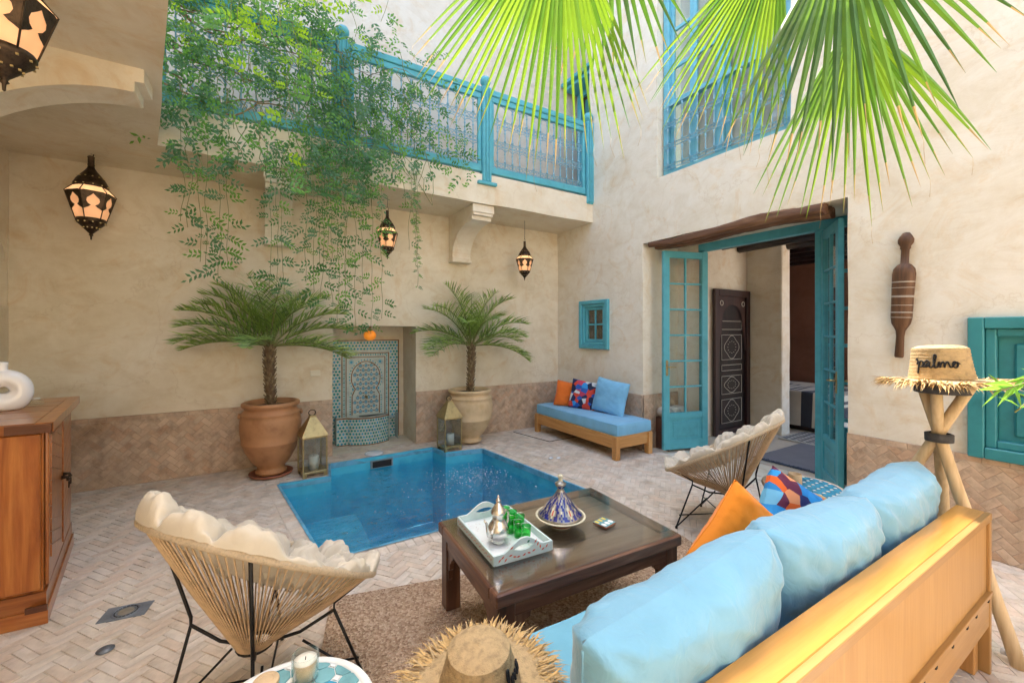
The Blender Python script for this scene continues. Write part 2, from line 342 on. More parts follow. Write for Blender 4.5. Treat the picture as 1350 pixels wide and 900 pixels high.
def copy_tree(o, parent=None):
    c = o.copy(); col.objects.link(c); c.parent = parent
    for k in kids(o): copy_tree(k, c)
    return c
def smooth_mod(o, lv=1):
    m = o.modifiers.new('sub', 'SUBSURF'); m.levels = lv; m.render_levels = lv; return o
def lerp(a, b, t): return a + (b - a) * t
def wob(p, a=.007, s=1.6):
    n = noise.noise_vector(Vector(p) * s); n2 = noise.noise_vector(Vector(p) * s * 4)
    return (p[0] + n[0] * a + n2[0] * a * .25, p[1] + n[1] * a + n2[1] * a * .25, p[2] + n[2] * a + n2[2] * a * .25)
XR, YB, ZS, ZT = 4.12, 5.40, 3.07, 3.43     # right wall, back wall, slab underside, slab top
# a patch of plaster from p0 spanned by a and b, finely divided so its face is uneven
def patch(mb, p0, a, b, st=.14, mi=0, w=.006):
    p0 = Vector(p0); a = Vector(a); b = Vector(b)
    nu = max(1, int(a.length / st)); nv = max(1, int(b.length / st))
    mb.grid(lambda u, v: wob(p0 + a * u + b * v, w), nu, nv, mi)
def wall_holes(mb, us, zs, fn, holes, depth):
    """front face over the grid us x zs (left out where a hole is) and the reveals of each hole"""
    us = sorted(set(us + [h[0] for h in holes] + [h[1] for h in holes])); zs = sorted(set(zs + [h[2] for h in holes] + [h[3] for h in holes]))
    us = [u for u in us]; zs = [z for z in zs]
    for i in range(len(us) - 1):
        for j in range(len(zs) - 1):
            cu = (us[i] + us[i + 1]) / 2; cz = (zs[j] + zs[j + 1]) / 2
            if any(h[0] < cu < h[1] and h[2] < cz < h[3] for h in holes): continue
            p = Vector(fn(us[i], zs[j], 0)); patch(mb, p, Vector(fn(us[i + 1], zs[j], 0)) - p, Vector(fn(us[i], zs[j + 1], 0)) - p)
    for k, h in enumerate(holes):
        d = depth[k]
        for (ua, za), (ub, zb) in (((h[0], h[2]), (h[1], h[2])), ((h[1], h[2]), (h[1], h[3])), ((h[1], h[3]), (h[0], h[3])), ((h[0], h[3]), (h[0], h[2]))):
            p = Vector(fn(ua, za, 0)); patch(mb, p, Vector(fn(ub, zb, 0)) - p, Vector(fn(ua, za, d)) - p)

# ------------------------------------------------------------------ the setting: walls, slabs
def depth_of(x, y): return .516 * x + .8566 * y
mb = MB()
wall_holes(mb, [-1.95, XR + .02], [0, ZS + .05], lambda x, z, d: (x, YB + d, z), [(.728, 1.756, 0, 1.56)], [.58])
patch(mb, (.70, YB + .57, 0), (1.1, 0, 0), (0, 0, 1.6))
back_wall = mb.build('back_wall', 'plaster_warm', kind='structure')
mb = MB(); patch(mb, (-2.1, YB, ZT - .05), (6.65, 0, 0), (0, 0, 6.04), .2); patch(mb, (-2.1, YB + .4, ZT + 5.99), (6.65, 0, 0), (0, -.4, 0), .4)  # top, out of view, raised until its shadow covers most of the sofa
mb.build('upper_back_wall', 'plaster_pale', kind='structure')
mb = MB()
RH = [(1.50, 3.64, 0, 2.60), (1.93, 3.42, 3.35, 5.75), (4.243, 4.814, 1.25, 1.93), (.14, .80, .68, 1.57), (4.64, 5.42, 3.43, 7.72)]
wall_holes(mb, [-7.0, 5.42], [0, 7.72], lambda y, z, d: (XR + d, y, z), RH, [.70, .16, .07, .07, .43])
patch(mb, (XR, -7.0, 7.72), (0, 12.4, 0), (.5, 0, 0), .4)
patch(mb, (4.80, 3.30, 0), (0, .36, 0), (0, 0, 2.62)); patch(mb, (4.80, 1.48, 2.585), (0, 1.9, 0), (0, 0, .1))
right_wall = mb.build('right_wall', 'plaster', kind='structure')
mb = MB(); patch(mb, (4.54, 4.6, 3.4), (0, .85, 0), (0, 0, 4.3), .3); mb.build('passage_wall', 'plaster_pale', kind='structure')
mb = MB()
wall_holes(mb, [-7.0, 5.42], [0, ZS + .05], lambda y, z, d: (-1.90 - d, y, z), [(4.75, 5.37, 1.705, 2.35)], [.25])
patch(mb, (-2.14, 4.7, 1.6), (0, .7, 0), (0, 0, .8))
arc = [(-1.905, 5.372, 2.36)] + [(-1.905, 5.06 + .31 * math.cos(a), 2.04 + .32 * math.sin(a)) for a in [i * PI / 16 for i in range(9)]]
mb.add(arc + [(x - .24, y, z) for x, y, z in arc], [tuple(range(10))] + [(i, i + 1, i + 11, i + 10) for i in range(1, 9)])
left_wall = mb.build('left_wall', 'plaster_warm', kind='structure')
mb = MB(); patch(mb, (-2.1, -7.0, ZS), (0, 12.4, 0), (0, 0, 3.6), .4); mb.build('upper_left_bounce_wall', 'plaster_pale', kind='structure')  # unseen wall, added to bounce light into the courtyard
mb = MB(); patch(mb, (-2.0, -7.0, 0), (6.2, 0, 0), (0, 0, 5.6), .4); mb.build('rear_bounce_wall', 'plaster', kind='structure')  # unseen wall far behind the camera, placed to reflect sun onto the back wall

# gallery and balcony slab: underside, fascia and top
EDGE = [(-.754, 4.57), (-.379, 2.53), (.36, -1.5)]
mb = MB()
def ex(y): return lerp(EDGE[0][0], EDGE[1][0], (4.57 - y) / 2.04)
mb.grid(lambda u, v: wob((lerp(-1.95, ex(lerp(-1.5, 4.57, v)), u), lerp(-1.5, 4.57, v), ZS), .008), 14, 44)
mb.grid(lambda u, v: wob((lerp(-1.95, XR + .01, u), lerp(4.57, YB + .01, v), ZS), .008), 44, 7)
mb.grid(lambda u, v: wob((lerp(EDGE[0][0], XR + .01, u), 4.57, lerp(ZS, ZT, v)), .009), 44, 4)
mb.grid(lambda u, v: wob((ex(lerp(-1.5, 4.57, u)), lerp(-1.5, 4.57, u), lerp(ZS, ZT, v)), .008), 44, 4)
mb.grid(lambda u, v: (lerp(-2.1, ex(lerp(-1.5, 4.57, v)), u), lerp(-1.5, 4.57, v), ZT), 4, 8)
mb.grid(lambda u, v: (lerp(-2.1, 4.6, u), lerp(4.57, YB + .01, v), ZT), 10, 3)
patch(mb, (-.78, 4.60, ZS + .03), (4.88, 0, 0), (0, .82, 0), 1, 0, 0); patch(mb, (-1.95, -1.5, ZS + .03), (1.17, 0, 0), (0, 6.9, 0), 1, 0, 0)
slab = mb.build('gallery_slab', 'plaster_warm', kind='structure')
# arch rib under the gallery
pf = [(-1.92, 3.08), (-.605, 3.08), (-.605, 2.986), (-.649, 2.983), (-.649, 2.925)]
pf += [(-.66 - 1.26 * i / 16, 1.0 + 1.92 * math.sqrt(1 - (1.26 * i / 16 / 1.32) ** 2)) for i in range(17)]
mb = MB(); mb.prism([(x, z) for x, z in pf], 3.28, 3.50, M=Matrix(((1, 0, 0, 0), (0, 0, 1, 0), (0, 1, 0, 0), (0, 0, 0, 1))))
mb.build('arch_rib', 'plaster_warm', kind='structure')
def corbel(x0, x1, lab):
    p = [(5.42, 3.08), (4.62, 3.08), (4.62, 2.935), (4.665, 2.93), (4.665, 2.885), (4.70, 2.88)]
    p += [(4.74 + .54 * math.sin(a), 2.52 + .36 * math.cos(a)) for a in [i * PI / 28 for i in range(15)]]
    p += [(5.27, 2.50), (5.27, 2.455), (5.29, 2.45), (5.42, 2.45)]
    Mx = Matrix(((0, 0, 1, 0), (1, 0, 0, 0), (0, 1, 0, 0), (0, 0, 0, 1)))
    m_ = MB(); m_.prism(p, x0, x1, M=Mx)
    o = m_.build('plaster_corbel', 'plaster'); tag(o, lab, 'corbel', 'curved corbels under the balcony')
    MB().box((x0 - .015, 4.605, 2.965), (x1 + .015, 4.70, 3.065), bev=.006).build('moulding', 'plaster', o); MB().box((x0 - .008, 5.255, 2.44), (x1 + .012, 5.41, 2.475), bev=.006).build('moulding', 'plaster', o)
corbel(2.23, 2.50, 'curved plaster corbel under the balcony between the two small lanterns')
corbel(.03, .28, 'curved plaster corbel behind the hanging vine strands')

# inner bedroom
mb = MB(); patch(mb, (4.80, 3.62, -.05), (1.61, 0, 0), (0, 0, 2.9), .3); patch(mb, (6.40, 3.64, -.05), (0, -.53, 0), (0, 0, 2.9), .3); patch(mb, (6.39, 3.12, -.05), (.24, 0, 0), (0, 0, 2.9), .3)
wall_holes(mb, [.6, 3.62], [0, 2.8], lambda y, z, d: (4.825 + d, y, z), [(1.50, 3.64, 0, 2.6)], [.01])
mb.build('room_wall', 'plaster', kind='structure')
mb = MB(); patch(mb, (6.62, 3.12, -.05), (0, 2.0, 0), (0, 0, 2.9), .4); patch(mb, (6.62, 5.1, -.05), (2.5, 0, 0), (0, 0, 2.9), .4); patch(mb, (8.7, .2, -.05), (0, 4.9, 0), (0, 0, 2.9), .4); patch(mb, (4.82, .6, -.05), (1.5, 0, 0), (0, 0, 2.9), .4)
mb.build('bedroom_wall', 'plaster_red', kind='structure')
mb = MB(); patch(mb, (4.82, 1.1, 2.8), (3.9, 0, 0), (0, 4.1, 0), .4); mb.build('room_ceiling', 'plaster', kind='structure')
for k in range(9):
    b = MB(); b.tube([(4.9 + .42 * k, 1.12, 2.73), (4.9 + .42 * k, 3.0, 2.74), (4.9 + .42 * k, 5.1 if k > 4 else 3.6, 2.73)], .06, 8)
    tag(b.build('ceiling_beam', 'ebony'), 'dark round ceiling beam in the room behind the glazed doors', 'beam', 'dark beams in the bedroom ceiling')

# ------------------------------------------------------------------ floor with pavers
POOL = [(.145, 4.65), (.61, 4.625), (.665, 5.06), (1.88, 5.10), (1.94, 4.80), (2.40, 4.71), (2.62, 2.965), (.36, 2.965)]
def in_poly(p, poly):
    c = False; n = len(poly)
    for i in range(n):
        (x1, y1), (x2, y2) = poly[i], poly[(i + 1) % n]
        if (y1 > p[1]) != (y2 > p[1]) and p[0] < (x2 - x1) * (p[1] - y1) / (y2 - y1) + x1: c = not c
    return c
def clip(poly, a, nrm):
    """keep the side where (p-a).n >= 0"""
    out = []; n = len(poly)
    for i in range(n):
        p, q = poly[i], poly[(i + 1) % n]
        dp = (p[0] - a[0]) * nrm[0] + (p[1] - a[1]) * nrm[1]; dq = (q[0] - a[0]) * nrm[0] + (q[1] - a[1]) * nrm[1]
        if dp >= 0: out.append(p)
        if dp * dq < 0: t = dp / (dp - dq); out.append((lerp(p[0], q[0], t), lerp(p[1], q[1], t)))
    return out
def area(p): return abs(sum(p[i][0] * p[(i + 1) % len(p)][1] - p[(i + 1) % len(p)][0] * p[i][1] for i in range(len(p))) / 2)
def herring(L, W, ang, x0, y0, x1, y1, gap):
    n = int(round(L / W)); c, s = math.cos(ang), math.sin(ang); cx, cy = (x0 + x1) / 2, (y0 + y1) / 2
    rad = math.hypot(x1 - x0, y1 - y0) / 2 + L; K = int(rad / W) + 2; out = []
    for k in range(-K, K + 1):
        for m in range(-K // (2 * n) - 2, K // (2 * n) + 3):
            for (bx, by, w, h) in ((k + 2 * n * m, k, n, 1), (k, k - 2 * n + 1 + 2 * n * m, 1, n)):
                mx, my = (bx + w / 2) * W, (by + h / 2) * W
                if abs(mx) > rad or abs(my) > rad: continue
                X, Y = cx + mx * c - my * s, cy + mx * s + my * c
                if not (x0 - L < X < x1 + L and y0 - L < Y < y1 + L): continue
                out.append((X, Y, ang + (PI / 2 if h > w else 0), n * W - gap, W - gap))
    return out
def rect(X, Y, a, l, w):
    c, s = math.cos(a), math.sin(a)
    return [(X + p * c - q * s, Y + p * s + q * c) for p, q in ((-l / 2, -w / 2), (l / 2, -w / 2), (l / 2, w / 2), (-l / 2, w / 2))]
def slabpoly(mb, poly, z0, z1, mi, e=.003, tilt=(0, 0), M=None):
    """a thin tile with a worn bevelled upper edge over a convex outline"""
    n = len(poly); cx = sum(p[0] for p in poly) / n; cy = sum(p[1] for p in poly) / n
    def sh(p, t):
        d = math.hypot(p[0] - cx, p[1] - cy) or 1; return (p[0] + (cx - p[0]) * t / d, p[1] + (cy - p[1]) * t / d)
    tz = lambda p: (p[0] - cx) * tilt[0] + (p[1] - cy) * tilt[1]
    v = [(x, y, z0) for x, y in poly] + [(x, y, z1 - e * .7 + tz((x, y))) for x, y in poly] + [(*sh(p, e * 1.3), z1 + tz(p)) for p in poly]
    f = [tuple(range(2 * n, 3 * n))]
    for i in range(n):
        j = (i + 1) % n; f += [(i, j, n + j, n + i), (n + i, n + j, 2 * n + j, 2 * n + i)]
    mb.add(v, f, mi, False, M)
PM = ['paver_%d' % i for i in range(6)]; DM = ['dado_%d' % i for i in range(6)]
# mortar bed with the pool left out
mb = MB(); zb = -.0035
o = [(-1.95, -1.6), (4.15, -1.6), (4.15, 5.42), (-1.95, 5.42)]
xs = [-1.95, .0, 2.75, 4.15]; ys = [-7.0, 2.965, 5.2, 5.42]
for i in range(3):
    for j in range(3):
        if i == 1 and j == 1: continue
        patch(mb, (xs[i], ys[j], zb), (xs[i + 1] - xs[i], 0, 0), (0, ys[j + 1] - ys[j], 0), 1, 0, 0)
strips = [[(0, 2.965), (.36, 2.965), (.145, 4.65), (0, 5.2)], [(0, 5.2), (.145, 4.65), (.61, 4.625), (.665, 5.06), (.665, 5.2)], [(.665, 5.2), (.665, 5.06), (1.88, 5.10), (1.88, 5.2)],
          [(1.88, 5.2), (1.88, 5.10), (1.94, 4.80), (2.40, 4.71), (2.75, 5.2)], [(2.75, 5.2), (2.40, 4.71), (2.62, 2.965), (2.75, 2.965)]]
for s_ in strips: mb.add([(x, y, zb) for x, y in s_], [tuple(range(len(s_)))])
patch(mb, (.70, 5.42, zb), (1.1, 0, 0), (0, .6, 0), 2, 0, 0); patch(mb, (4.15, 1.45, zb), (.75, 0, 0), (0, 2.25, 0), 2, 0, 0)
floor = mb.build('floor', 'mortar', kind='structure')
QX0a, QX0b, QX1a, QX1b = (.245, 2.84), (-.02, 5.16), (2.76, 2.84), (2.50, 5.16)
QUAD = [QX0a, QX1a, QX1b, QX0b]
def qdist(p):
    best = None; n = 4
    for i in range(n):
        a, b = QUAD[i], QUAD[(i + 1) % n]; dx, dy = b[0] - a[0], b[1] - a[1]; L = math.hypot(dx, dy); nr = (dy / L, -dx / L)
        d = (p[0] - a[0]) * nr[0] + (p[1] - a[1]) * nr[1]
        if best is None or d > best[0]: best = (d, a, nr)
    return best
RUG = [(.33, 2.50), (2.62, 1.95), (2.25, .42), (-.04, .97)]
SIL_L, SIL_A = .165, R(38)
def seen(x, y):
    d = depth_of(x, y); l = .8566 * x - .516 * y
    return d > .9 and abs(l) < 1.30 * d + .25
bricks = []
for b in herring(.141, .047, SIL_A, -1.9, -.2, XR, YB, .0035):
    P = rect(*b); c = (b[0], b[1])
    if not seen(*c): continue
    if in_poly(c, [(p[0] * .94 + 1.29 * .06, p[1] * .94 + 1.46 * .06) for p in RUG]): continue
    full = True
    for a_, nr in (((-1.9, 0), (1, 0)), ((XR, 0), (-1, 0)), ((0, YB), (0, -1))):
        Q = clip(P, a_, nr)
        if len(Q) != len(P) or any(abs(q[0] - p[0]) + abs(q[1] - p[1]) > 1e-6 for p, q in zip(P, Q)): full = False; P = Q
        if len(P) < 3: break
    if len(P) < 3: continue
    qd = qdist(c)
    if qd[0] < .09:
        Q = clip(P, (qd[1][0] + qd[2][0] * .003, qd[1][1] + qd[2][1] * .003), qd[2])
        if len(Q) < 3: continue
        if area(Q) < area(P) - 1e-7: full = False
        P = Q
    if area(P) < 2e-4: continue
    bricks.append((b, P, full))
# straight courses: round the pool, in the niche and in the doorway
def course(a, b, L, W, off, rows, gap=.0045, deep=False):
    a = Vector(a); b = Vector(b); d = (b - a); n = max(1, int(d.length / L)); st = d.length / n; u = d.normalized(); w = Vector((u.y, -u.x)); ang = math.atan2(u.y, u.x)
    for r_ in range(rows):
        for k in range(n):
            p = a + u * (k + .5) * st + w * (off + W * (r_ + .5))
            q = (p.x, p.y, ang, st - gap, W - gap); bricks.append((q, rect(*q), False))
course((.245, 2.965), (2.74, 2.965), .062, .125, 0, 1)
course((.145, 4.65), (.36, 2.965), .062, .115, 0, 1)
course((2.40, 4.71), (2.63, 2.965), .062, -.11, 0, 1) if False else course((2.62, 2.965), (2.40, 4.71), .062, .11, 0, 1)
k = 0
yy = 4.66
while yy < 5.16:
    xx = -.02 + (0.06 if k % 2 else 0)
    while xx < 2.5:
        q = (xx + .06, yy + .024, 0, .1155, .0435); P = rect(*q)
        if not any(in_poly(p, POOL) for p in P) and qdist((q[0], q[1]))[0] < -.03: bricks.append((q, P, False))
        xx += .12
    yy += .048; k += 1
for r_ in range(11):
    for c_ in range(9): 
        q = (.745 + .0575 + c_ * .112 + (.03 if r_ % 2 else 0), YB + .03 + r_ * .05, 0, .108, .0455)
        if q[0] < 1.72: bricks.append((q, rect(*q), False))
for r_ in range(14):
    for c_ in range(19):
        q = (XR + .03 + r_ * .05, 1.56 + c_ * .112 + (.05 if r_ % 2 else 0), PI / 2, .108, .0455)
        if q[1] < 3.6: bricks.append((q, rect(*q), False))
rb = random.Random(3)
def covered(x, y):
    return in_poly((x, y), RUG) or (x < -.9 and 3.05 < y < 4.2) or (x > .4 and y < 1.2)
cand = sorted([i for i, b in enumerate(bricks) if b[2] and not covered(b[0][0], b[0][1]) and depth_of(b[0][0], b[0][1]) > 1.35 and abs(.8566 * b[0][0] - .516 * b[0][1]) < 1.22 * depth_of(b[0][0], b[0][1])], key=lambda i: depth_of(*bricks[i][0][:2]))[:290]
cset = set(cand); single = []
for i in range(12):
    q = MB(); slabpoly(q, rect(0, 0, 0, .1375, .0435), -.007, 0, 0, .0035, (rb.uniform(-.02, .02), rb.uniform(-.02, .02))); single.append(q.mesh('paver', PM[i % 6]))
mb = MB()
for i, (b, P, full) in enumerate(bricks):
    lift = rb.uniform(-.0015, .0012)
    if i in cset: place('paver', single[rb.randrange(12)], floor, (b[0] + rb.uniform(-.0008, .0008), b[1] + rb.uniform(-.0008, .0008), lift), (0, 0, b[2] + rb.uniform(-.012, .012) + (PI if rb.random() < .5 else 0)))
    else:
        slabpoly(mb, P, -.007, lift, rb.randrange(6), .0035, (rb.uniform(-.02, .02), rb.uniform(-.02, .02)))
mb.build('paving', PM, floor, kind='stuff')
mb = MB(); patch(mb, (-60, -60, -1.6), (120, 0, 0), (0, 120, 0), 20, 0, 0); mb.build('ground', 'mortar', kind='structure')
mb = MB(); patch(mb, (4.88, .6, -.004), (3.8, 0, 0), (0, 4.5, 0), .6, 0, .002); mb.build('room_floor', 'cream_cloth', kind='structure')

# dado tiles
def dado(name, M, x0, x1, z1, holes=(), indiv=0, par=None, ang=R(45), L=.10, W=.05):
    base = MB(); base.box((x0, 0, 0), (x1, z1, .013), 0, M)
    root = base.build(name, 'mortar_dado', kind='structure')
    top = .045; st = MB(); cells = []
    for b in herring(L, W, ang, x0, 0, x1, z1 - top, .003):
        P = rect(*b); full = True
        for a_, nr in (((x0, 0), (1, 0)), ((x1, 0), (-1, 0)), ((0, .004), (0, 1)), ((0, z1 - top), (0, -1))):
            Q = clip(P, a_, nr)
            if len(Q) < 3: P = Q; break
            if area(Q) < area(P) - 1e-8: full = False
            P = Q
        if len(P) < 3 or area(P) < 1e-4: continue
        cells.append((b, P, full))
    k = x0; n = max(1, int((x1 - x0) / .12)); s_ = (x1 - x0) / n
    for i in range(n):
        q = (x0 + (i + .5) * s_, z1 - top / 2 + .001, 0, s_ - .004, top - .004); cells.append((q, rect(*q), False))
    meshes = []
    if indiv:
        for i in range(6):
            q = MB(); slabpoly(q, rect(0, 0, 0, L - .003, W - .003), 0, .016, 0, .003, (rb.uniform(-.03, .03), rb.uniform(-.03, .03))); meshes.append(q.mesh('tile', DM[i] if 'pale' not in name else PM[i]))
    for b, P, full in cells:
        if full and indiv > 0:
            o_ = place('tile', meshes[rb.randrange(6)], root); o_.matrix_world = M @ Matrix.Translation((b[0], b[1], rb.uniform(-.001, .001))) @ Matrix.Rotation(b[2], 4, 'Z'); indiv -= 1
        else: slabpoly(st, P, .004, .016 + rb.uniform(-.001, .001), rb.randrange(6), .003, (rb.uniform(-.03, .03), rb.uniform(-.03, .03)), M)
    st.build('tiling', DM, root, kind='stuff'); return root
MBk = Matrix(((1, 0, 0, 0), (0, 0, -1, YB - .002), (0, 1, 0, 0), (0, 0, 0, 1)))       # x right, z up, face to -y
def MRt(x): return Matrix(((0, 0, -1, x - .002), (-1, 0, 0, 0), (0, 1, 0, 0), (0, 0, 0, 1)))  # local x = -y
dado('tiled_dado', MBk, -1.89, .728, .675)
dado('tiled_dado', MBk, 1.756, XR - .02, .69)
dado('tiled_dado', MRt(XR), -(YB - .02), -3.64, .69)
dado('tiled_dado', MRt(XR), -1.50, .6, .665, indiv=230)
dado('tiled_dado', Matrix(((1, 0, 0, 0), (0, 0, -1, 3.638), (0, 1, 0, 0), (0, 0, 0, 1))), XR + .0, 4.78, .69)
dado('tiled_dado', Matrix(((0, 0, -1, -1.888 + .0), (1, 0, 0, 0), (0, 1, 0, 0), (0, 0, 0, 1))) @ Matrix.Diagonal((1, 1, -1, 1)), 2.0, YB - .02, .675)

# ------------------------------------------------------------------ pool
mb = MB(); n = len(POOL)
for i in range(n):
    a, b = POOL[i], POOL[(i + 1) % n]
    mb.grid(lambda u, v: wob((lerp(a[0], b[0], u), lerp(a[1], b[1], u), lerp(.004, -.95, v)), .006), 10, 8)
patch(mb, (.0, 2.8, -.95), (2.8, 0, 0), (0, 2.5, 0), .4)
pool = mb.build('pool_basin', 'pool_blue', kind='structure')
mb = MB(); cx, cy = 1.35, 3.95                                   # thin painted lip all round
for i in range(n):
    a, b = Vector(POOL[i]), Vector(POOL[(i + 1) % n]); u = (b - a).normalized(); w = Vector((u.y, -u.x))
    if (a + w * .02 - Vector((cx, cy))).length < (a - w * .02 - Vector((cx, cy))).length and i not in (1, 4): w = -w
    if in_poly(((a + b) / 2 + w * .02), POOL): w = -w
    mb.add([(a.x, a.y, .006), (b.x, b.y, .006), (b.x + w.x * .022, b.y + w.y * .022, .006), (a.x + w.x * .022, a.y + w.y * .022, .006), (a.x - w.x * .004, a.y - w.y * .004, -.05), (b.x - w.x * .004, b.y - w.y * .004, -.05)], [(0, 1, 2, 3), (0, 1, 5, 4)])
mb.build('pool_lip', 'pool_rim', pool)
mb = MB(); mb.box((.2, 2.99, -.94), (.86, 4.62, -.42), bev=.02); mb.box((1.35, 2.99, -.94), (2.6, 3.35, -.45), bev=.02); mb.build('pool_step', 'pool_blue', pool)
mb = MB(); mb.grid(lambda u, v: (.1 + 2.6 * u, 2.95 + 2.2 * v, -.135 + .009 * noise.noise(Vector((u * 14, v * 12, 0))) + .006 * noise.noise(Vector((u * 40, v * 34, 3))) + .007 * math.sin(38 * math.hypot(u * 2.6 - 2.0, v * 2.2 - 1.35)) * math.exp(-2.2 * math.hypot(u * 2.6 - 2.0, v * 2.2 - 1.35))), 130, 110); wat = mb.build('water', 'water', kind='structure')
bu = MB(); rbb = random.Random(8)
for k in range(420):
    g_ = rbb.random() < .6; x = rbb.gauss(2.0, .22) if g_ else rbb.uniform(.3, 2.5); y = rbb.gauss(4.25, .18) if g_ else rbb.uniform(3.05, 4.6)
    if not in_poly((x, y), POOL) or (not g_ and noise.noise(Vector((x * 3, y * 3, 0))) < .12): continue
    r_ = rbb.uniform(.0015, .006); bu.lathe([(r_, -.001), (r_ * .8, .0022), (0, .0035)], 7, M=Matrix.Translation((x, y, -.132)))
bu.build('sparkle_foam', 'white_ceramic', wat, kind='stuff')  # white flecks stand in for glints on the water as well as bubbles
mb = MB(); mb.box((1.10, 5.045, -.125), (1.36, 5.062, -.035)); mb.box((1.12, 5.035, -.115), (1.34, 5.05, -.045), 1); mb.build('pool_skimmer', ['steel', 'dark_hole'], pool)

# ------------------------------------------------------------------ joinery of the right wall
def leaf_door(name, label, loc, rotz, W=.64, H=2.44, mir=1):
    t = thing(name, label, 'door', loc, (0, 0, rotz), 'glazed leaves of the courtyard door')
    st = .085; z0, z1 = .47, 2.38
    for x0, x1 in ((0, st), (W - st, W)): MB().box((x0, -.022, .02), (x1, .022, H + .02), 0, bev=.004).build('stile', 'teal', t)
    for a, b in ((.02, .13), (.40, z0), (z1, H + .02)): MB().box((st - .002, -.020, a), (W - st + .002, .020, b), 0, bev=.003).build('rail', 'teal', t)
    p = MB(); p.box((st, -.008, .12), (W - st, .008, .41)); p.box((st + .05, -.016, .17), (W - st - .05, .016, .36), bev=.008); p.build('panel', 'teal', t)
    me = MB().box((W / 2 - .011, -.014, z0), (W / 2 + .011, .014, z1), bev=.003).mesh('muntin', 'teal'); place('muntin', me, t)
    ph = (z1 - z0) / 6; hm = MB().box((st, -.0135, -.010), (W - st, .0135, .010), bev=.003).mesh('muntin', 'teal')
    for k in range(1, 6): place('muntin', hm, t, (0, 0, z0 + k * ph))
    pm = MB().box((0, -.002, 0), ((W - 2 * st) / 2 - .012, .002, ph - .02)).mesh('pane', 'glass')
    for k in range(6):
        for q in (0, 1): place('pane', pm, t, (st + .001 + q * ((W - 2 * st) / 2 + .011), 0, z0 + k * ph + .010))
    h = MB()
    for sy in (-1, 1):
        h.box((W - .062, sy * .024 - .004, .93), (W - .030, sy * .024 + .004, 1.12), bev=.003)
        h.tube([(W - .046, sy * .026, 1.04), (W - .046, sy * .065, 1.04), (W - .060, sy * .070, 1.04), (W - .14, sy * .070, 1.035)], [.009, .008, .009, .007], 8)
    h.build('handle', 'brass', t)
    if mir == 1:
        MB().tube([(W - .045, -.03, 2.36), (W - .045, -.034, 1.94)], .006, 6).tube([(W - .045 + .02 * math.sin(a), -.034, 1.915 + .022 * math.cos(a)) for a in [i * .6 for i in range(9)]], .005, 6).build('bolt', 'brass', t)
    for z in (.35, 1.25, 2.15): MB().tube([(-.006, -.022, z - .05), (-.006, -.022, z + .05)], .009, 6).build('hinge', 'brass', t)
    return t
aL = math.atan2(3.42 - 3.23, 4.20 - 4.85)
leaf_door('glazed_door_leaf', 'open teal glazed door leaf beside the blue daybed', (4.83, 3.235, .02), aL)
aR = math.atan2(1.62 - 1.96, 4.32 - 4.82)
leaf_door('glazed_door_leaf', 'open teal glazed door leaf nearer the hat stand, seen edge on', (4.81, 1.955, .02), aR, W=.60, mir=0)
fr = thing('door_frame', 'teal wooden frame of the wide bedroom doorway with narrow fixed light', 'door frame', (4.82, 1.55, 0))
for y in (1.70, .40, -.06): MB().box((-.03, y, 0), (.05, y + .07, 2.505), bev=.004).build('post', 'teal', fr)
MB().box((-.045, -.06, 2.505), (.05, 1.77, 2.60), bev=.005).build('head', 'teal', fr)
for z in (.02, .62, .98, 1.34, 1.70, 2.06): MB().box((-.015, .012, z), (.02, .40, z + (.55 if z < .1 else .035)), bev=.003).build('muntin' if z > .1 else 'panel', 'teal', fr)
for z in (.655, 1.015, 1.375, 1.735, 2.095): MB().box((0, .012, z), (.004, .40, z + (.325 if z < 2 else .41))).build('pane', 'glass', fr)
b = MB()
pts = [(0, 3.56 - .0995 * i, 2.565 - .02 * math.sin(i * .35) - .0009 * i) for i in range(20)]
def beam(x0, w, h, dz, sd):
    def fn(u, v):
        y, z = pts[0][1], pts[0][2]; f_ = u * 19; k = min(18, int(f_)); y = lerp(pts[k][1], pts[k + 1][1], f_ - k); z = lerp(pts[k][2], pts[k + 1][2], f_ - k)
        a = v * 2 * PI; ca, sa = math.cos(a), math.sin(a); q = (abs(ca) ** 4 + abs(sa) ** 4) ** -.25; r = 1 + .22 * noise.noise(Vector((u * 5 + sd, ca * 1.5, sa * 1.5))) + .10 * noise.noise(Vector((u * 30, ca * 3, sa * 3 + sd)))
        r *= (.55 + .45 * min(1, .25 + u * 1.2)); return (x0 + w * ca * q * r, y, z + dz + h * sa * q * r)
    b.grid(fn, 90, 20); b.add([fn(1, i / 12) for i in range(12)], [tuple(range(12))]); b.add([fn(0, i / 12) for i in range(12)], [tuple(range(12))])
beam(XR + .035, .055, .048, .008, 1); beam(XR + .16, .06, .05, -.004, 7)
tag(b.build('timber_lintel', 'beam_y'), 'rough brown timber lintel over the bedroom doorway', 'lintel')

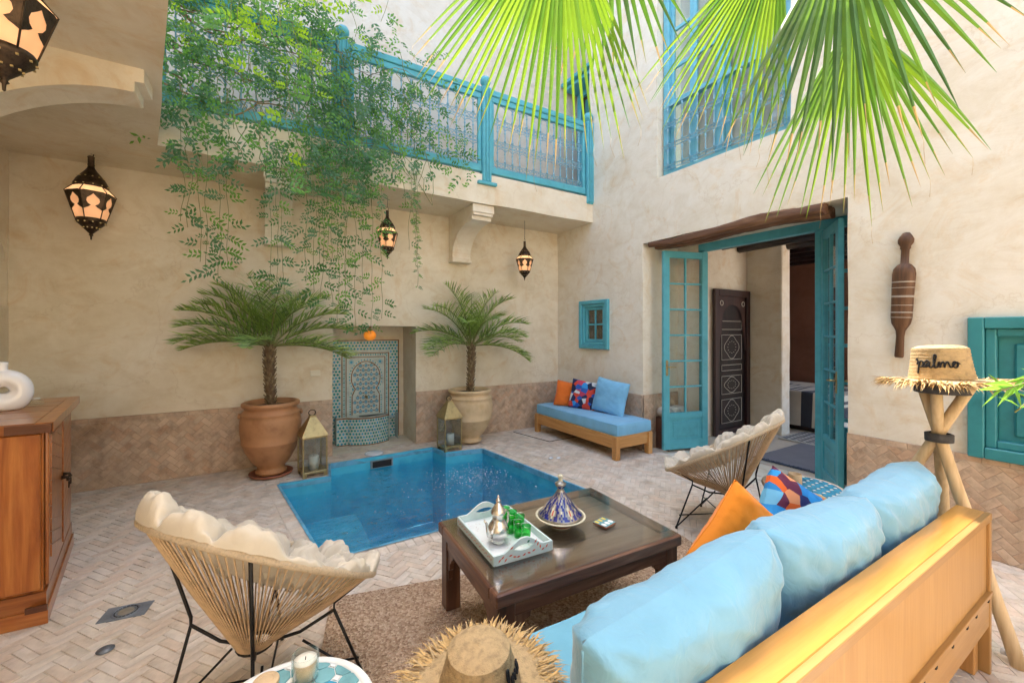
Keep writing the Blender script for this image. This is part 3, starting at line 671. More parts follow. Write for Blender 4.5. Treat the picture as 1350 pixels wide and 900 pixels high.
def rframe(t, y0, y1, z0, z1, w, x0, x1, m, nm='frame'):
    MB().box((x0, y0, z0), (x1, y0 + w, z1), bev=.006).build(nm, m, t); MB().box((x0, y1 - w, z0), (x1, y1, z1), bev=.006).build(nm, m, t)
    MB().box((x0 + .001, y0 + w, z0), (x1, y1 - w, z0 + w), bev=.006).build(nm, m, t); MB().box((x0 + .001, y0 + w, z1 - w), (x1, y1 - w, z1), bev=.006).build(nm, m, t)
t = thing('small_window', 'small square teal window with four panes above the blue daybed', 'window', (XR, 4.53, 1.25))
rframe(t, -.30, .30, -.01, .69, .055, -.045, .05, 'teal'); rframe(t, -.245, .245, .045, .635, .04, -.025, .05, 'teal'); rframe(t, -.205, .205, .085, .595, .045, .0, .05, 'teal', 'sash')
MB().box((.012, -.012, .13), (.035, .012, .55), bev=.003).build('muntin', 'teal', t); MB().box((.012, -.16, .33), (.034, .16, .354), bev=.003).build('muntin', 'teal', t)
for y in (-.16, .012):
    for z in (.13, .354): MB().box((.020, y, z), (.024, y + .148, z + .196)).build('pane', 'glass', t)
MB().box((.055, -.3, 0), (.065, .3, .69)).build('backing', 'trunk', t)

t = thing('wall_cupboard', 'deep green wooden wall cupboard shutter at the right edge', 'shutter', (XR, .47, .66))
rframe(t, -.345, .345, .0, .93, .075, -.055, .04, 'teal_deep'); rframe(t, -.27, .27, .075, .855, .05, -.028, .04, 'teal_deep')
MB().box((.02, -.22, .12), (.045, .22, .81), bev=.004).build('door_board', 'teal_deep', t)
for z0, z1 in ((.16, .42), (.48, .76)):
    MB().box((.002, -.15, z0), (.03, .15, z1), bev=.012).build('panel', 'teal_deep', t)
MB().box((-.002, -.22, .435), (.025, .22, .465), bev=.004).build('rail', 'teal_deep', t)

t = thing('upper_window', 'tall sky blue window with iron grille behind the palm fronds', 'window', (XR + .15, 2.68, 3.36))
rframe(t, -.74, .73, 0, 2.35, .075, -.05, .03, 'teal_light')
MB().box((-.045, -.04, .075), (.03, .04, 2.28), bev=.005).build('post', 'teal_light', t); MB().box((-.04, -.665, .85), (.03, .655, .91), bev=.005).build('rail', 'teal_light', t)
for y0, y1 in ((-.665, -.355), (-.355, -.04), (.04, .35), (.35, .655)):
    MB().box((-.005, y0, .08), (.03, y0 + .045, 2.27), bev=.004).build('stile', 'teal_light', t); MB().box((-.006, y1 - .045, .08), (.03, y1, 2.27), bev=.004).build('stile', 'teal_light', t)
    for z in (1.30, 1.75): MB().box((-.004, y0 + .045, z), (.03, y1 - .045, z + .04), bev=.004).build('muntin', 'teal_light', t)
    MB().box((.012, y0, .08), (.016, y1, 2.27)).build('pane', 'glass', t)
MB().grid(lambda u, v: (.10 + .02 * math.sin(u * 40), lerp(-.70, .70, u), lerp(0, 2.3, v)), 60, 2).build('curtain', 'white_cloth', t)
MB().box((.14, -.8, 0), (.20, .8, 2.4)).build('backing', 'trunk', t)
bar = MB()
bar.tube([(-.075, 0, 0), (-.075, 0, .76)], .0045, 5)
for k in range(3):
    z = k * .25; bar.tube([(-.075, 0, z + .055), (-.075, 0, z + .075), (-.075, 0, z + .10), (-.075, 0, z + .19), (-.075, 0, z + .21), (-.075, 0, z + .235)], [.012, .012, .006, .006, .013, .013], 6)
    for s_ in (-1, 1): bar.tube([(-.075, s_ * (.024 - .019 * math.cos(a)), z + .024 + .019 * math.sin(a)) for a in [i * PI / 4 for i in range(7)]], .003, 4)
bm_ = bar.mesh('grille_bar', 'iron_blue')
for k in range(14): place('grille_bar', bm_, t, (0, -.65 + k * .0995, .08))
for z in (.08, .125, .33, .375, .58, .625, .83): MB().box((-.080, -.70, z), (-.070, .70, z + .008)).build('grille_rail', 'iron_blue', t)

# timber stick on the wall
t = thing('carved_club', 'long carved dark wooden club hanging on the wall above the straw hat', 'wall hanging', (XR - .035, 1.17, 1.30), (R(2.6), 0, 0))
prof = [(0, 0), (.022, .0), (.027, .01), (.024, .16), (.028, .20), (.055, .255), (.062, .30), (.064, .45), (.068, .62), (.062, .66), (.04, .69), (.024, .70), (.024, .80), (.032, .81), (.030, .825), (.045, .85), (.047, .875), (.036, .90), (.02, .925), (0, .93)]
MB().lathe(prof, 18, M=Matrix.Diagonal((.55, 1, 1, 1))).build('body', 'club', t)
w_ = MB()
for z in [.45, .455, .46, .335, .34, .52, .56, .565, .30, .39]: w_.lathe([(.0655, z - .0012), (.069, z), (.0655, z + .0012)], 18, M=Matrix.Diagonal((.56, 1, 1, 1)))
w_.build('wire_binding', 'wax', t, kind='stuff')

# ------------------------------------------------------------------ upper passage door
t = thing('upper_door', 'teal upper door with projecting hood at the far end of the balcony', 'door', (4.50, 4.98, ZT))
MB().box((-.33, -.28, 2.02), (.03, .40, 2.075), bev=.006).build('hood', 'teal', t); MB().box((-.27, -.26, 1.955), (.03, .38, 2.015), bev=.006).build('hood', 'teal', t)
for y in (-.30, .24): MB().box((-.05, y, 0), (.03, y + .09, 1.95), bev=.005).build('frame', 'teal', t)
MB().box((-.05, -.21, 1.86), (.03, .24, 1.949), bev=.005).build('frame', 'teal', t); MB().box((.0, -.21, .02), (.02, .24, 1.86)).build('leaf', 'maroon', t)
for z in (.1, .7, 1.3): MB().box((-.012, -.15, z), (.0, .18, z + .5), bev=.01).build('panel', 'teal_deep', t)

# ------------------------------------------------------------------ balcony railing
t = thing('balcony_railing', 'teal wooden balcony railing with pale iron grille and ball finials', 'railing', (0, 4.60, ZT))
def post(x, z0=-.06):
    q = MB(); q.box((x - .062, -.045, z0), (x + .062, .045, 1.085), bev=.006)
    for dx in (-.062, -.02, .022): q.box((x + dx + .004, -.058, z0 + .02), (x + dx + .036, -.044, 1.065), bev=.004)
    q.build('post', 'teal', t)
    MB().lathe([(0, 1.07), (.045, 1.088), (.028, 1.098), (.028, 1.108), (.052, 1.122), (.066, 1.152), (.066, 1.182), (.050, 1.212), (.02, 1.228), (0, 1.23)], 18, M=Matrix.Translation((x, 0, 0))).build('ball_finial', 'teal', t)
for x in (.72, 2.385, 4.065): post(x, -.10 if x > 2 else -.02)
MB().box((2.385 - .13, -.075, -.135), (2.385 + .13, .05, -.095), bev=.006).build('foot_block', 'teal', t)
for a, b in ((-.75, .655), (.785, 2.32), (2.45, 3.99)):
    MB().box((a, -.035, 1.00), (b, .035, 1.075), bev=.008).build('top_rail', 'teal', t); MB().box((a, -.022, .93), (b, .022, .998), bev=.005).build('top_rail', 'teal', t)
    MB().box((a, -.03, .03), (b, .03, .115), bev=.006).build('bottom_rail', 'teal', t)
    for x in (a, b - .045): MB().box((x, -.02, .117), (x + .045, .02, .928), bev=.004).build('stile', 'teal', t)
H0, TH = .12, .268
sp = .110
unit = MB(); unit.tube([(0, 0, H0), (0, 0, .925)], .007, 5)
for k in range(3):
    z = H0 + k * TH
    unit.tube([(0, 0, z + .085), (0, 0, z + .10), (0, 0, z + .115), (0, 0, z + .185), (0, 0, z + .20), (0, 0, z + .215)], [.016, .015, .008, .007, .014, .008], 6)
    unit.tube([(sp / 2 - (sp / 2) * math.cos(a), 0, z + .215 + .045 * math.sin(a)) for a in [i * PI / 8 for i in range(9)]], .0055, 4)
    for s_ in (-1, 1):
        unit.tube([(s_ * (sp / 4) + .021 * math.cos(a) * s_, 0, z + .042 + .021 * math.sin(a)) for a in [i * PI / 4 for i in range(-3, 5)]], .0052, 4)
um = unit.mesh('baluster', 'iron_blue')
for a, b in ((-.70, .61), (.835, 2.27), (2.50, 3.94)):
    n = int((b - a) / sp); s_ = (b - a) / n
    for k in range(n): place('baluster', um, t, (a + s_ * (k + .5) - .0, 0, 0))
    for k in range(3):
        for dz in (.008, .072): MB().box((a, -.004, H0 + k * TH + dz), (b, .004, H0 + k * TH + dz + .007)).build('iron_strip', 'iron_blue', t)

# ------------------------------------------------------------------ fountain
FY = YB + .57
t = thing('wall_fountain', 'mosaic tiled wall fountain with keyhole arch in the niche', 'fountain', (1.228, FY, 0))
MB().box((-.455, -.03, 0), (.455, 0, 1.375)).build('backboard', 'mortar', t)
FM = ['tile_white', 'tile_teal', 'tile_aqua', 'tile_blue', 'tile_brown', 'tile_dark', 'tile_sky']
mz = MB()
def sq(mb, x, z, s, mi, y=-.030, a=0, n=4, th=.002, fn=None):
    pts = [(x + s * math.cos(a + 2 * PI * i / n), z + s * math.sin(a + 2 * PI * i / n)) for i in range(n)]
    P = [fn(px, pz) if fn else (px, y, pz) for px, pz in pts]
    mb.add(P, [tuple(range(n - 1, -1, -1))], mi)
mz.box((-.45, -.034, .0), (.45, -.0301, 1.37), 0)
for (x0, z0, x1, z1, w, mi, yy) in ((-.455, 0, .455, 1.375, .014, 4, -.04), (-.315, .30, .315, 1.20, .012, 4, -.041), (-.262, .33, .262, 1.145, .010, 4, -.042)):
    mz.box((x0, yy, z0), (x0 + w, -.033, z1), mi); mz.box((x1 - w, yy, z0), (x1, -.033, z1), mi); mz.box((x0 + w, yy, z1 - w), (x1 - w, -.033, z1), mi)
i = 0
for ix in range(-10, 11):
    for iz in range(0, 33):
        x, z = ix * .0425 + (.021 if iz % 2 else 0), .02 + iz * .0425
        if abs(x) > .435 or z > 1.35: continue
        if abs(x) > .33 or z > 1.22: sq(mz, x, z, .0178, (1, 3, 1)[(ix + iz * 2) % 3], -.0362)
for iz in range(30):
    for s_ in (-1, 1): sq(mz, s_ * .283, .33 + iz * .0295, .0125, (1, 2)[iz % 2], -.0362)
for ix in range(-8, 9): sq(mz, ix * .0325, 1.172, .0125, (1, 2)[ix % 2], -.0362)
def arch_r(th):
    return None
AC = (0, .86); AR = .185
archp = [(-.175, .36), (-.175, .62), (-.135, .70)] + [(AR * math.cos(a), AC[1] + (AR + .03) * math.sin(a)) for a in [R(222) - i * R(264) / 26 for i in range(27)]] + [(.135, .70), (.175, .62), (.175, .36)]
mz.add([(x, -.0375, z) for x, z in archp], [tuple(range(len(archp)))], 0)
def band(off, w, mi, y):
    for i in range(len(archp) - 1):
        (x0, z0), (x1, z1) = archp[i], archp[i + 1]; d = Vector((x1 - x0, z1 - z0)); nrm = Vector((-d.y, d.x)).normalized()
        q = [(x0 + nrm.x * off, z0 + nrm.y * off), (x1 + nrm.x * off, z1 + nrm.y * off), (x1 + nrm.x * (off + w), z1 + nrm.y * (off + w)), (x0 + nrm.x * (off + w), z0 + nrm.y * (off + w))]
        mz.add([(a, y, b) for a, b in q], [(0, 1, 2, 3)], mi)
band(0, .012, 4, -.040)
for i in range(len(archp) - 1):
    (x0, z0), (x1, z1) = archp[i], archp[i + 1]; d = Vector((x1 - x0, z1 - z0)); nrm = Vector((-d.y, d.x)).normalized(); m_ = max(1, int(d.length / .03))
    for k in range(m_):
        t_ = (k + .5) / m_; sq(mz, x0 + d.x * t_ + nrm.x * .03, z0 + d.y * t_ + nrm.y * .03, .011, (3, 1)[(i + k) % 2], -.0385)
for ix in range(-3, 4):
    for iz in range(0, 11):
        x, z = ix * .072 + (.036 if iz % 2 else 0), .40 + iz * .0625
        if not in_poly((x * 1.13, (z - .7) * 1.06 + .7), archp): continue
        sq(mz, x, z, .027, 4, -.0378, PI / 8, 8); sq(mz, x, z, .0235, 0, -.0381, PI / 8, 8); sq(mz, x, z, .021, 6, -.0384); sq(mz, x, z, .021, 6, -.0385, PI / 4); sq(mz, x, z, .006, 0, -.0388, 0, 6)
        sq(mz, x + .036, z, .010, 5, -.0384); sq(mz, x, z + .031, .007, 5, -.0386, PI / 4)
for s_ in (-1, 1):
    sq(mz, s_ * .19, 1.075, .034, 3, -.0385, PI / 8, 8); sq(mz, s_ * .19, 1.075, .029, 0, -.0388, PI / 8, 8); sq(mz, s_ * .19, 1.075, .022, 6, -.0390); sq(mz, s_ * .19, 1.075, .022, 6, -.0391, PI / 4)
mz.build('mosaic', FM, t, kind='stuff')
def basin_pt(s, z, off=0):                                         # outline of the basin: flat, bowed, flat
    L1, L2 = .13, .66; tot = 2 * L1 + L2 + .0
    if s < L1: return (-.40 + s, -.20 - off, z)
    if s > L1 + L2: return (-.40 + .54 / .54 * 0 + .26 + (s - L1 - L2) + .01, -.20 - off, z)
    a = (s - L1) / L2; return (-.27 + .54 * a, -.20 - off - .115 * math.sin(PI * a) ** .7, z)
STOT = .92
bs = MB(); bs.grid(lambda u, v: basin_pt(u * STOT, v * .365), 46, 1); bs.add([(-.40, -.20, 0), (-.40, -.03, 0), (-.40, -.03, .365), (-.40, -.20, .365)], [(0, 1, 2, 3)]); bs.add([(.40, -.20, 0), (.40, -.03, 0), (.40, -.03, .365), (.40, -.20, .365)], [(0, 1, 2, 3)])
bs.grid(lambda u, v: (lerp(basin_pt(u * STOT, 0)[0], basin_pt(u * STOT, 0)[0] * .93, v), lerp(basin_pt(u * STOT, 0)[1], basin_pt(u * STOT, 0)[1] + .05, v), .365), 46, 1)
bs.add([(-.38, -.17, .30), (.38, -.17, .30), (.38, -.03, .30), (-.38, -.03, .30)], [(0, 1, 2, 3)])
bs.build('basin', 'tile_white', t)
bt = MB()
for ir in range(8):
    for ic in range(22):
        s_ = .02 + ic * .0425 + (.021 if ir % 2 else 0)
        if s_ > STOT - .01: continue
        z = .025 + ir * .0425; bt.add([basin_pt(s_ + q, z + w, .003) for q, w in ((-.0178, 0), (0, -.0178), (.0178, 0), (0, .0178))], [(0, 1, 2, 3)], (1, 3, 1)[(ic + ir) % 3])
for z0, z1 in ((.345, .362), (0, .012)): bt.grid(lambda u, v: basin_pt(u * STOT, lerp(z0, z1, v), .004), 46, 1, 4)
bt.build('basin_mosaic', FM, t, kind='stuff')
MB().lathe([(0, 0), (.018, .0), (.018, .01), (.010, .014), (.010, .05), (.014, .055), (0, .06)], 12, M=Matrix.Translation((0, -.04, .60)) @ Matrix.Rotation(R(90), 4, 'X')).tube([(0, -.09, .60), (0, -.115, .595), (0, -.125, .575)], .008, 8).build('spout', 'brass', t)
# amber globe lamp in the niche
t = thing('globe_lamp', 'small glowing orange globe lamp over the mosaic fountain', 'lamp', (1.20, YB + .16, 1.44))
MB().lathe([(.012 + .066 * math.sin(a), .066 * -math.cos(a)) for a in [i * PI / 14 for i in range(15)]], 20).build('globe', 'orange_bulb', t)
MB().lathe([(.03, .062), (.028, .075), (.016, .085), (.012, .115), (.004, .12)], 14).build('cap', 'brass', t)

# ------------------------------------------------------------------ lamps
def wall_point(*a): return a
def hanging_lantern(label, loc, s, rz):
    t = thing('hanging_lantern', label, 'lantern', loc, (0, 0, rz), 'hanging brass lanterns', (s, s, s))
    n = 6; A = [2 * PI * i / n for i in range(n)]
    levels = [(.105, .17), (.175, .415), (.120, .475)]
    for k in range(n):
        a0, a1 = A[k], A[(k + 1) % n]
        P = lambda r, z, a: (r * math.cos(a), r * math.sin(a), z)
        lw = MB(); lw.add([P(.105, .17, a0), P(.105, .17, a1), P(.175, .415, a1), P(.175, .415, a0)], [(0, 1, 2, 3)]); lw.build('pane', 'lamp_pane', t)
        up = MB(); up.add([P(.175, .415, a0), P(.175, .415, a1), P(.120, .475, a1), P(.120, .475, a0)], [(0, 1, 2, 3)]); up.build('pane', 'lamp_hot', t)
        # fretted brass sheet over the upper half of each pane, with an onion-shaped opening
        fm = MB(); NS = 14; outer = []; inner = []
        def fp(u, v, off=.004):
            r = lerp(.105, .175, v); c = lerp(math.cos(a0), math.cos(a1), u); d = lerp(math.sin(a0), math.sin(a1), u); z = lerp(.17, .415, v); k_ = 1 + off / r
            return (r * c * k_, r * d * k_, z)
        onion = [(.5, .90), (.60, .82), (.76, .72), (.80, .62), (.74, .53), (.60, .47), (.72, .40), (.84, .36)]
        ri = onion + [(1, .30)]; ro = [(.5, 1), (.68, 1), (.86, 1), (1, .95), (1, .8), (1, .65), (1, .52), (1, .42), (1, .30)]
        for sgn in (1, -1):
            pts = []
            for (iu, iv), (ou, ov) in zip(ri, ro):
                iu = .5 + sgn * (iu - .5); ou = .5 + sgn * (ou - .5); pts += [fp(iu, iv), fp(ou, ov)]
            fm.add(pts, [(2 * i, 2 * i + 1, 2 * i + 3, 2 * i + 2) for i in range(len(ri) - 1)])
        fm.build('fretwork', 'bronze', t)
        MB().tube([P(.107, .165, a0), P(.178, .415, a0), P(.122, .478, a0)], .0045, 5).build('rib', 'bronze', t)
    MB().lathe([(.118, .47), (.126, .475), (.126, .50), (.118, .515), (.105, .545), (.075, .59), (.045, .63), (.028, .66), (.024, .68), (.027, .69), (.024, .70), (.024, .76), (.028, .765), (.02, .775), (0, .78)], 18).build('cap', 'bronze', t)
    MB().lathe([(.105, .175), (.11, .165), (.11, .15), (.098, .13), (.07, .10), (.04, .065), (.018, .04), (.012, .03), (.018, .02), (.008, .012), (.006, -.02), (0, -.025)], 18).build('base_cup', 'bronze', t)
    dots = MB()
    for k in range(12):
        a = 2 * PI * k / 12
        for r, z in ((.103, .135), (.06, .087), (.122, .488), (.09, .567)): dots.box((-.005, -.005, -.004), (.005, .005, .004), M=Matrix.Translation((r * math.cos(a) * 1.03, r * math.sin(a) * 1.03, z)))
    dots.build('stud', 'brass', t, kind='stuff')
    hk = MB(); hk.tube([(.03 * math.cos(a) * .6, 0, .80 + .03 * math.sin(a)) for a in [i * PI / 5 for i in range(-3, 5)]], .0045, 5)
    zt = (ZS - loc[2]) / s; hk.tube([(0, 0, .83), (.004, 0, (.83 + zt) / 2), (0, 0, zt)], .004, 5); hk.build('hook', 'black_metal', t)
    return t
hanging_lantern('large lit brass lantern cut by the top left corner', (-.85, 2.38, 2.44), .80, .2)
hanging_lantern('lit brass lantern hanging under the gallery left of the vine', (-1.30, 5.10, 2.33), .93, .35)
hanging_lantern('small lit brass lantern hanging among the vine strands', (1.27, 4.96, 2.36), .72, .1)
hanging_lantern('small lit brass lantern hanging near the far right corner', (3.21, 4.98, 2.23), .70, .5)

def floor_lantern(label, loc, rz):
    t = thing('floor_lantern', label, 'lantern', loc, (0, 0, rz), 'brass candle lanterns by the pool')
    w = .112
    MB().box((-w - .006, -w - .006, .035), (w + .006, w + .006, .058), bev=.003).build('base', 'brass', t)
    for sx in (-1, 1):
        for sy in (-1, 1):
            MB().prism([(sx * (w + .004), sy * (w + .004)), (sx * (w - .03), sy * (w + .004)), (sx * (w - .012), sy * (w - .012)), (sx * (w + .004), sy * (w - .03))][::(1 if sx * sy > 0 else -1)], 0, .036).build('foot', 'brass', t)
            MB().box((sx * w - .007, sy * w - .007, .056), (sx * w + .007, sy * w + .007, .415), bev=.002).build('post', 'brass', t)
    for k in range(4):
        M = Matrix.Rotation(k * PI / 2, 4, 'Z'); MB().box((-w + .007, w - .002, .058), (w - .007, w + .001, .40), M=M).build('pane', 'glass', t)
        MB().box((-w, w - .006, .395), (w, w + .007, .415), M=M).build('rail', 'brass', t)
    r = MB(); v = [(sx * (w + .016), sy * (w + .016), .414) for sx, sy in ((-1, -1), (1, -1), (1, 1), (-1, 1))]; v2 = [(sx * .030, sy * .030, .600) for sx, sy in ((-1, -1), (1, -1), (1, 1), (-1, 1))]
    r.add(v + v2, [(0, 1, 5, 4), (1, 2, 6, 5), (2, 3, 7, 6), (3, 0, 4, 7), (4, 5, 6, 7)]); r.build('roof', 'brass', t)
    MB().box((-.032, -.032, .598), (.032, .032, .615), bev=.003).build('collar', 'brass', t)
    MB().tube([(.034 * math.cos(a), .012, .640 + .030 * math.sin(a)) for a in [i * PI / 6 for i in range(12)]], .0048, 6, closed=True).build('ring', 'bronze', t)
    c = MB().lathe([(0, .058), (.047, .058), (.048, .19), (.044, .197), (.02, .192), (0, .190)], 18).build('candle', 'wax', t, loc=(.01, -.01, 0)); MB().tube([(0, 0, .19), (.002, 0, .205)], .0015, 4).build('wick', 'yarn', c)
    return t
floor_lantern('brass candle lantern standing beside the terracotta urn on the left', (.455, 4.81, .002), R(8))
floor_lantern('brass candle lantern standing before the pale jar on the right', (2.04, 4.93, .002), R(4))

# wall socket
t = thing('wall_socket', 'white double socket on the wall beside the fountain niche', 'socket', (.54, YB - .002, 1.0))
MB().box((-.055, -.012, -.035), (.055, .004, .035), bev=.004).build('plate', 'white_switch', t)
for x in (-.028, .028): MB().lathe([(.0, -.0125), (.016, -.0125), (.019, -.0145), (.021, -.0125)], 14, M=Matrix.Translation((x, 0, 0)) @ Matrix.Rotation(R(-90), 4, 'X') @ Matrix.Diagonal((1, 1, -1, 1))).build('socket_ring', 'white_ceramic', t)

# ------------------------------------------------------------------ cushions
def pillow(w, h, t, seed, p=3.0, n=26, wr=.012, corner=1.0, sag=0, ridge=0, ridge_ax=0):
    """soft cushion in its local x-y plane, thickness along z"""
    q = MB()
    def side(sg):
        def fn(u, v):
            a, b = 2 * u - 1, 2 * v - 1; a = math.sin(a * PI / 2) * .35 + a * .65; b = math.sin(b * PI / 2) * .35 + b * .65
            e = max(0, (1 - abs(a) ** p) * (1 - abs(b) ** p)); th = e ** .42
            pin = 1 - .055 * corner * (1 - abs(b)) * abs(a) ** 2; pin2 = 1 - .055 * corner * (1 - abs(a)) * abs(b) ** 2
            x, y = a * w / 2 * pin, b * h / 2 * pin2
            nn = noise.noise(Vector((x * 7 + seed, y * 7, sg * 3))) * wr * 1.1
            nn += noise.noise(Vector(((a + b) * 6 + seed, (a - b) * 2.2, seed))) * wr * .8
            cr = (1 - min(1, math.hypot(1 - abs(a), 1 - abs(b)) * 1.7)); ang = math.atan2(1 - abs(b), 1 - abs(a) + 1e-5)
            nn += max(0, cr) * math.sin(ang * 9 + seed) * wr * .9
            if ridge:
                s_, c_ = (x, y) if ridge_ax == 0 else (y, x)
                nn += ridge * (math.sin(s_ * 62 + 4 * noise.noise(Vector((s_ * 5, c_ * 3, seed)))) * .5 + .5) * max(0, noise.noise(Vector((s_ * 6, c_ * 7, seed + 5))) + .25) * min(1, abs(b if ridge_ax == 0 else a) + .25)
            return (x, y + sag * (1 - b * b) * a * a, sg * (t / 2 * th + nn * min(1, th * 1.5)))
        return fn
    q.grid(side(1), n, n); q.grid(side(-1), n, n); return q
def seam(w, h, corner=1.0, r=.004, n=18):
    P = []
    for a0, b0, a1, b1 in ((-1, -1, 1, -1), (1, -1, 1, 1), (1, 1, -1, 1), (-1, 1, -1, -1)):
        for i in range(n):
            t_ = i / n; a = lerp(a0, a1, t_); b = lerp(b0, b1, t_)
            P.append((a * w / 2 * (1 - .055 * corner * (1 - abs(b)) * abs(a) ** 2), b * h / 2 * (1 - .055 * corner * (1 - abs(a)) * abs(b) ** 2), 0))
    return MB().tube(P, r, 6, closed=True)
def cushion(label, mat, w, h, t, loc, rot, seed, group=None, corner=1.0, p=3.0, wr=.012, ridge=0, ridge_ax=0, n=26, smat=None, name='cushion'):
    o = thing(name, label, 'cushion', loc, rot, group)
    pillow(w, h, t, seed, p, n, wr, corner, 0, ridge, ridge_ax).build('cover', mat, o)
    if corner != .5: seam(w, h, corner, .0022).build('piping', smat or mat, o)
    else:
        for sg in (-1, 1): MB().tube([(sg * w * .5 * (1 - .0275 * (1 - abs(y_))), y_ * h * .5, 0) for y_ in [-.9 + .1 * q_ for q_ in range(19)]], .003, 5).build('seam', mat, o)
    return o

# ------------------------------------------------------------------ daybed in the corner
t = thing('daybed', 'low pine daybed with sky blue mattress in the far right corner', 'daybed', (3.50, 3.49, 0))
DW, DL = .60, 1.64
MB().box((.0, .0, .13), (.028, DL, .275), bev=.004).build('side_board', 'pine_y', t); MB().box((DW - .028, .0, .13), (DW, DL, .275), bev=.004).build('side_board', 'pine_y', t)
MB().box((.029, .004, .13), (DW - .029, .032, .275), bev=.004).build('end_board', 'pine_x', t); MB().box((.029, DL - .032, .13), (DW - .029, DL - .004, .275), bev=.004).build('end_board', 'pine_x', t)
for x in (-.008, DW - .062):
    for y in (-.014, DL - .056): MB().box((x, y, 0), (x + .07, y + .07, .268), bev=.004).build('leg', 'pine_z', t)
MB().box((.03, .03, .20), (DW - .03, DL - .03, .262)).build('slat_base', 'pine_y', t)
def mattress(x0, y0, z0, x1, y1, z1, seed, r=.03):
    q = MB(); c = Vector(((x0 + x1) / 2, (y0 + y1) / 2, (z0 + z1) / 2)); h = Vector(((x1 - x0) / 2, (y1 - y0) / 2, (z1 - z0) / 2))
    nx, ny, nz_ = max(3, int(h.x * 2 / .05)), max(3, int(h.y * 2 / .05)), 6
    def rr(p):
        d = Vector([max(-(h[i] - r), min(h[i] - r, p[i])) for i in range(3)]); e = Vector(p) - d
        v = d + (e.normalized() * r if e.length > 1e-7 else e); n_ = noise.noise(Vector(v) * 6 + Vector((seed, 0, 0))) * .006
        return v + e.normalized() * n_ + c if e.length > 1e-7 else v + c
    g = lambda t_: (2 * t_ - 1)
    for ax, sg in ((2, 1), (2, -1), (0, 1), (0, -1), (1, 1), (1, -1)):
        o1, o2 = [i for i in range(3) if i != ax]; N = [nx, ny, nz_]
        def fn(u, v):
            p = [0, 0, 0]; p[ax] = sg * h[ax]; p[o1] = g(u) * h[o1]; p[o2] = g(v) * h[o2]; return rr(p)
        q.grid(fn, N[o1], N[o2])
    return q
mattress(.012, -.008, .268, DW + .0, DL + .0, .415, 1, .022).build('mattress', 'blue_day', t)
MB().tube([(.014, y, .402) for y in (0, .4, .8, 1.2, 1.62)], .0035, 5).build('mattress_seam', 'blue_day', t)
cushion('plain bright blue cushion leaning on the wall over the daybed', 'blue_day', .52, .45, .15, (3.93, 4.02, .63), (R(78), R(6), R(-84)), 3, 'cushions on the daybed')
cushion('patterned cushion of navy, red and white patches on the daybed', 'print_b', .40, .40, .13, (3.86, 4.46, .60), (R(80), R(8), R(-60)), 5, 'cushions on the daybed')
cushion('orange cushion standing at the far end of the daybed', 'orange_cloth', .36, .36, .13, (3.80, 4.74, .58), (R(82), R(10), R(-38)), 8, 'cushions on the daybed')
# shoe rack with rolled towels behind the door leaf
t = thing('towel_rack', 'small dark slatted rack between the daybed and the open door leaf', 'rack', (4.34, 3.425, 0))
for z in (.06, .22, .38): MB().box((0, 0, z), (.42, .22, z + .018), bev=.003).build('shelf', 'dark_x', t)
for x in (0, .40): MB().box((x, -.002, 0), (x + .02, .222, .40), bev=.003).build('side', 'dark_z', t)
for k in range(3): tag(MB().lathe([(0, -.09), (.05, -.09), (.062, -.07), (.064, 0), (.062, .07), (.05, .09), (0, .09)], 14, M=Matrix.Translation((4.41 + .135 * k, 3.53, .462)) @ Matrix.Rotation(R(90), 4, 'X')).build('rolled_towel', 'white_cloth'), ('white rolled towel at the left end of the rack behind the door leaf', 'middle white rolled towel on the rack seen through the door glass', 'white rolled towel at the right end of the rack by the door frame')[k], 'towel', 'towels on the rack')

# ------------------------------------------------------------------ sofa
SX0, SX1, SY0, SY1 = .40, 2.745, .475, 1.27
t = thing('sofa', 'long plywood sofa with light blue seat in the right foreground', 'sofa', (SX0, SY0, 0))
LX, LY = SX1 - SX0, SY1 - SY0
MB().box((0, .022, .668), (LX, .112, .700), bev=.003).build('cap', 'ply_cap', t)
MB().box((0, .0, .668), (LX, .0215, .7005), bev=.002).build('cap_edge', 'ply_x', t)
MB().box((.03, .012, .22), (LX - .028, .030, .667)).build('back_panel', 'ply_z', t)
MB().box((.0, .004, .21), (LX - .0, .024, .345), bev=.003).build('skirt_board', 'ply_x', t); MB().box((.0, -.004, .345), (LX, .028, .362), bev=.002).build('ledge', 'ply_x', t)
nt = MB()
for k in range(14): nt.box((.10 + k * .165 + .02 * (k % 3), -.0045, .336), (.115 + k * .165 + .02 * (k % 3), .0035, .3455))
nt.build('notch', 'dark_hole', t, kind='stuff')
MB().box((LX - .027, .001, .0), (LX, .060, .667), bev=.003).build('end_post', 'ply_z', t); MB().box((LX - .026, .061, .22), (LX - .002, .111, .667), bev=.003).build('end_board', 'ply_z', t)
for x in (.02, LX / 2, LX - .09):
    MB().box((x, LY - .09, 0), (x + .06, LY - .03, .21), bev=.004).build('leg', 'pine_z', t); MB().box((x, .035, 0), (x + .055, .09, .21), bev=.004).build('leg', 'pine_z', t)
MB().box((.0, LY - .035, .14), (LX, LY - .01, .265), bev=.004).build('front_board', 'ply_x', t); MB().box((.0, .113, .215), (LX, LY - .036, .25)).build('seat_board', 'ply_x', t)
mattress(.01, .115, .262, LX - .005, LY, .402, 6, .025).build('seat_cushion', 'blue_seat', t)
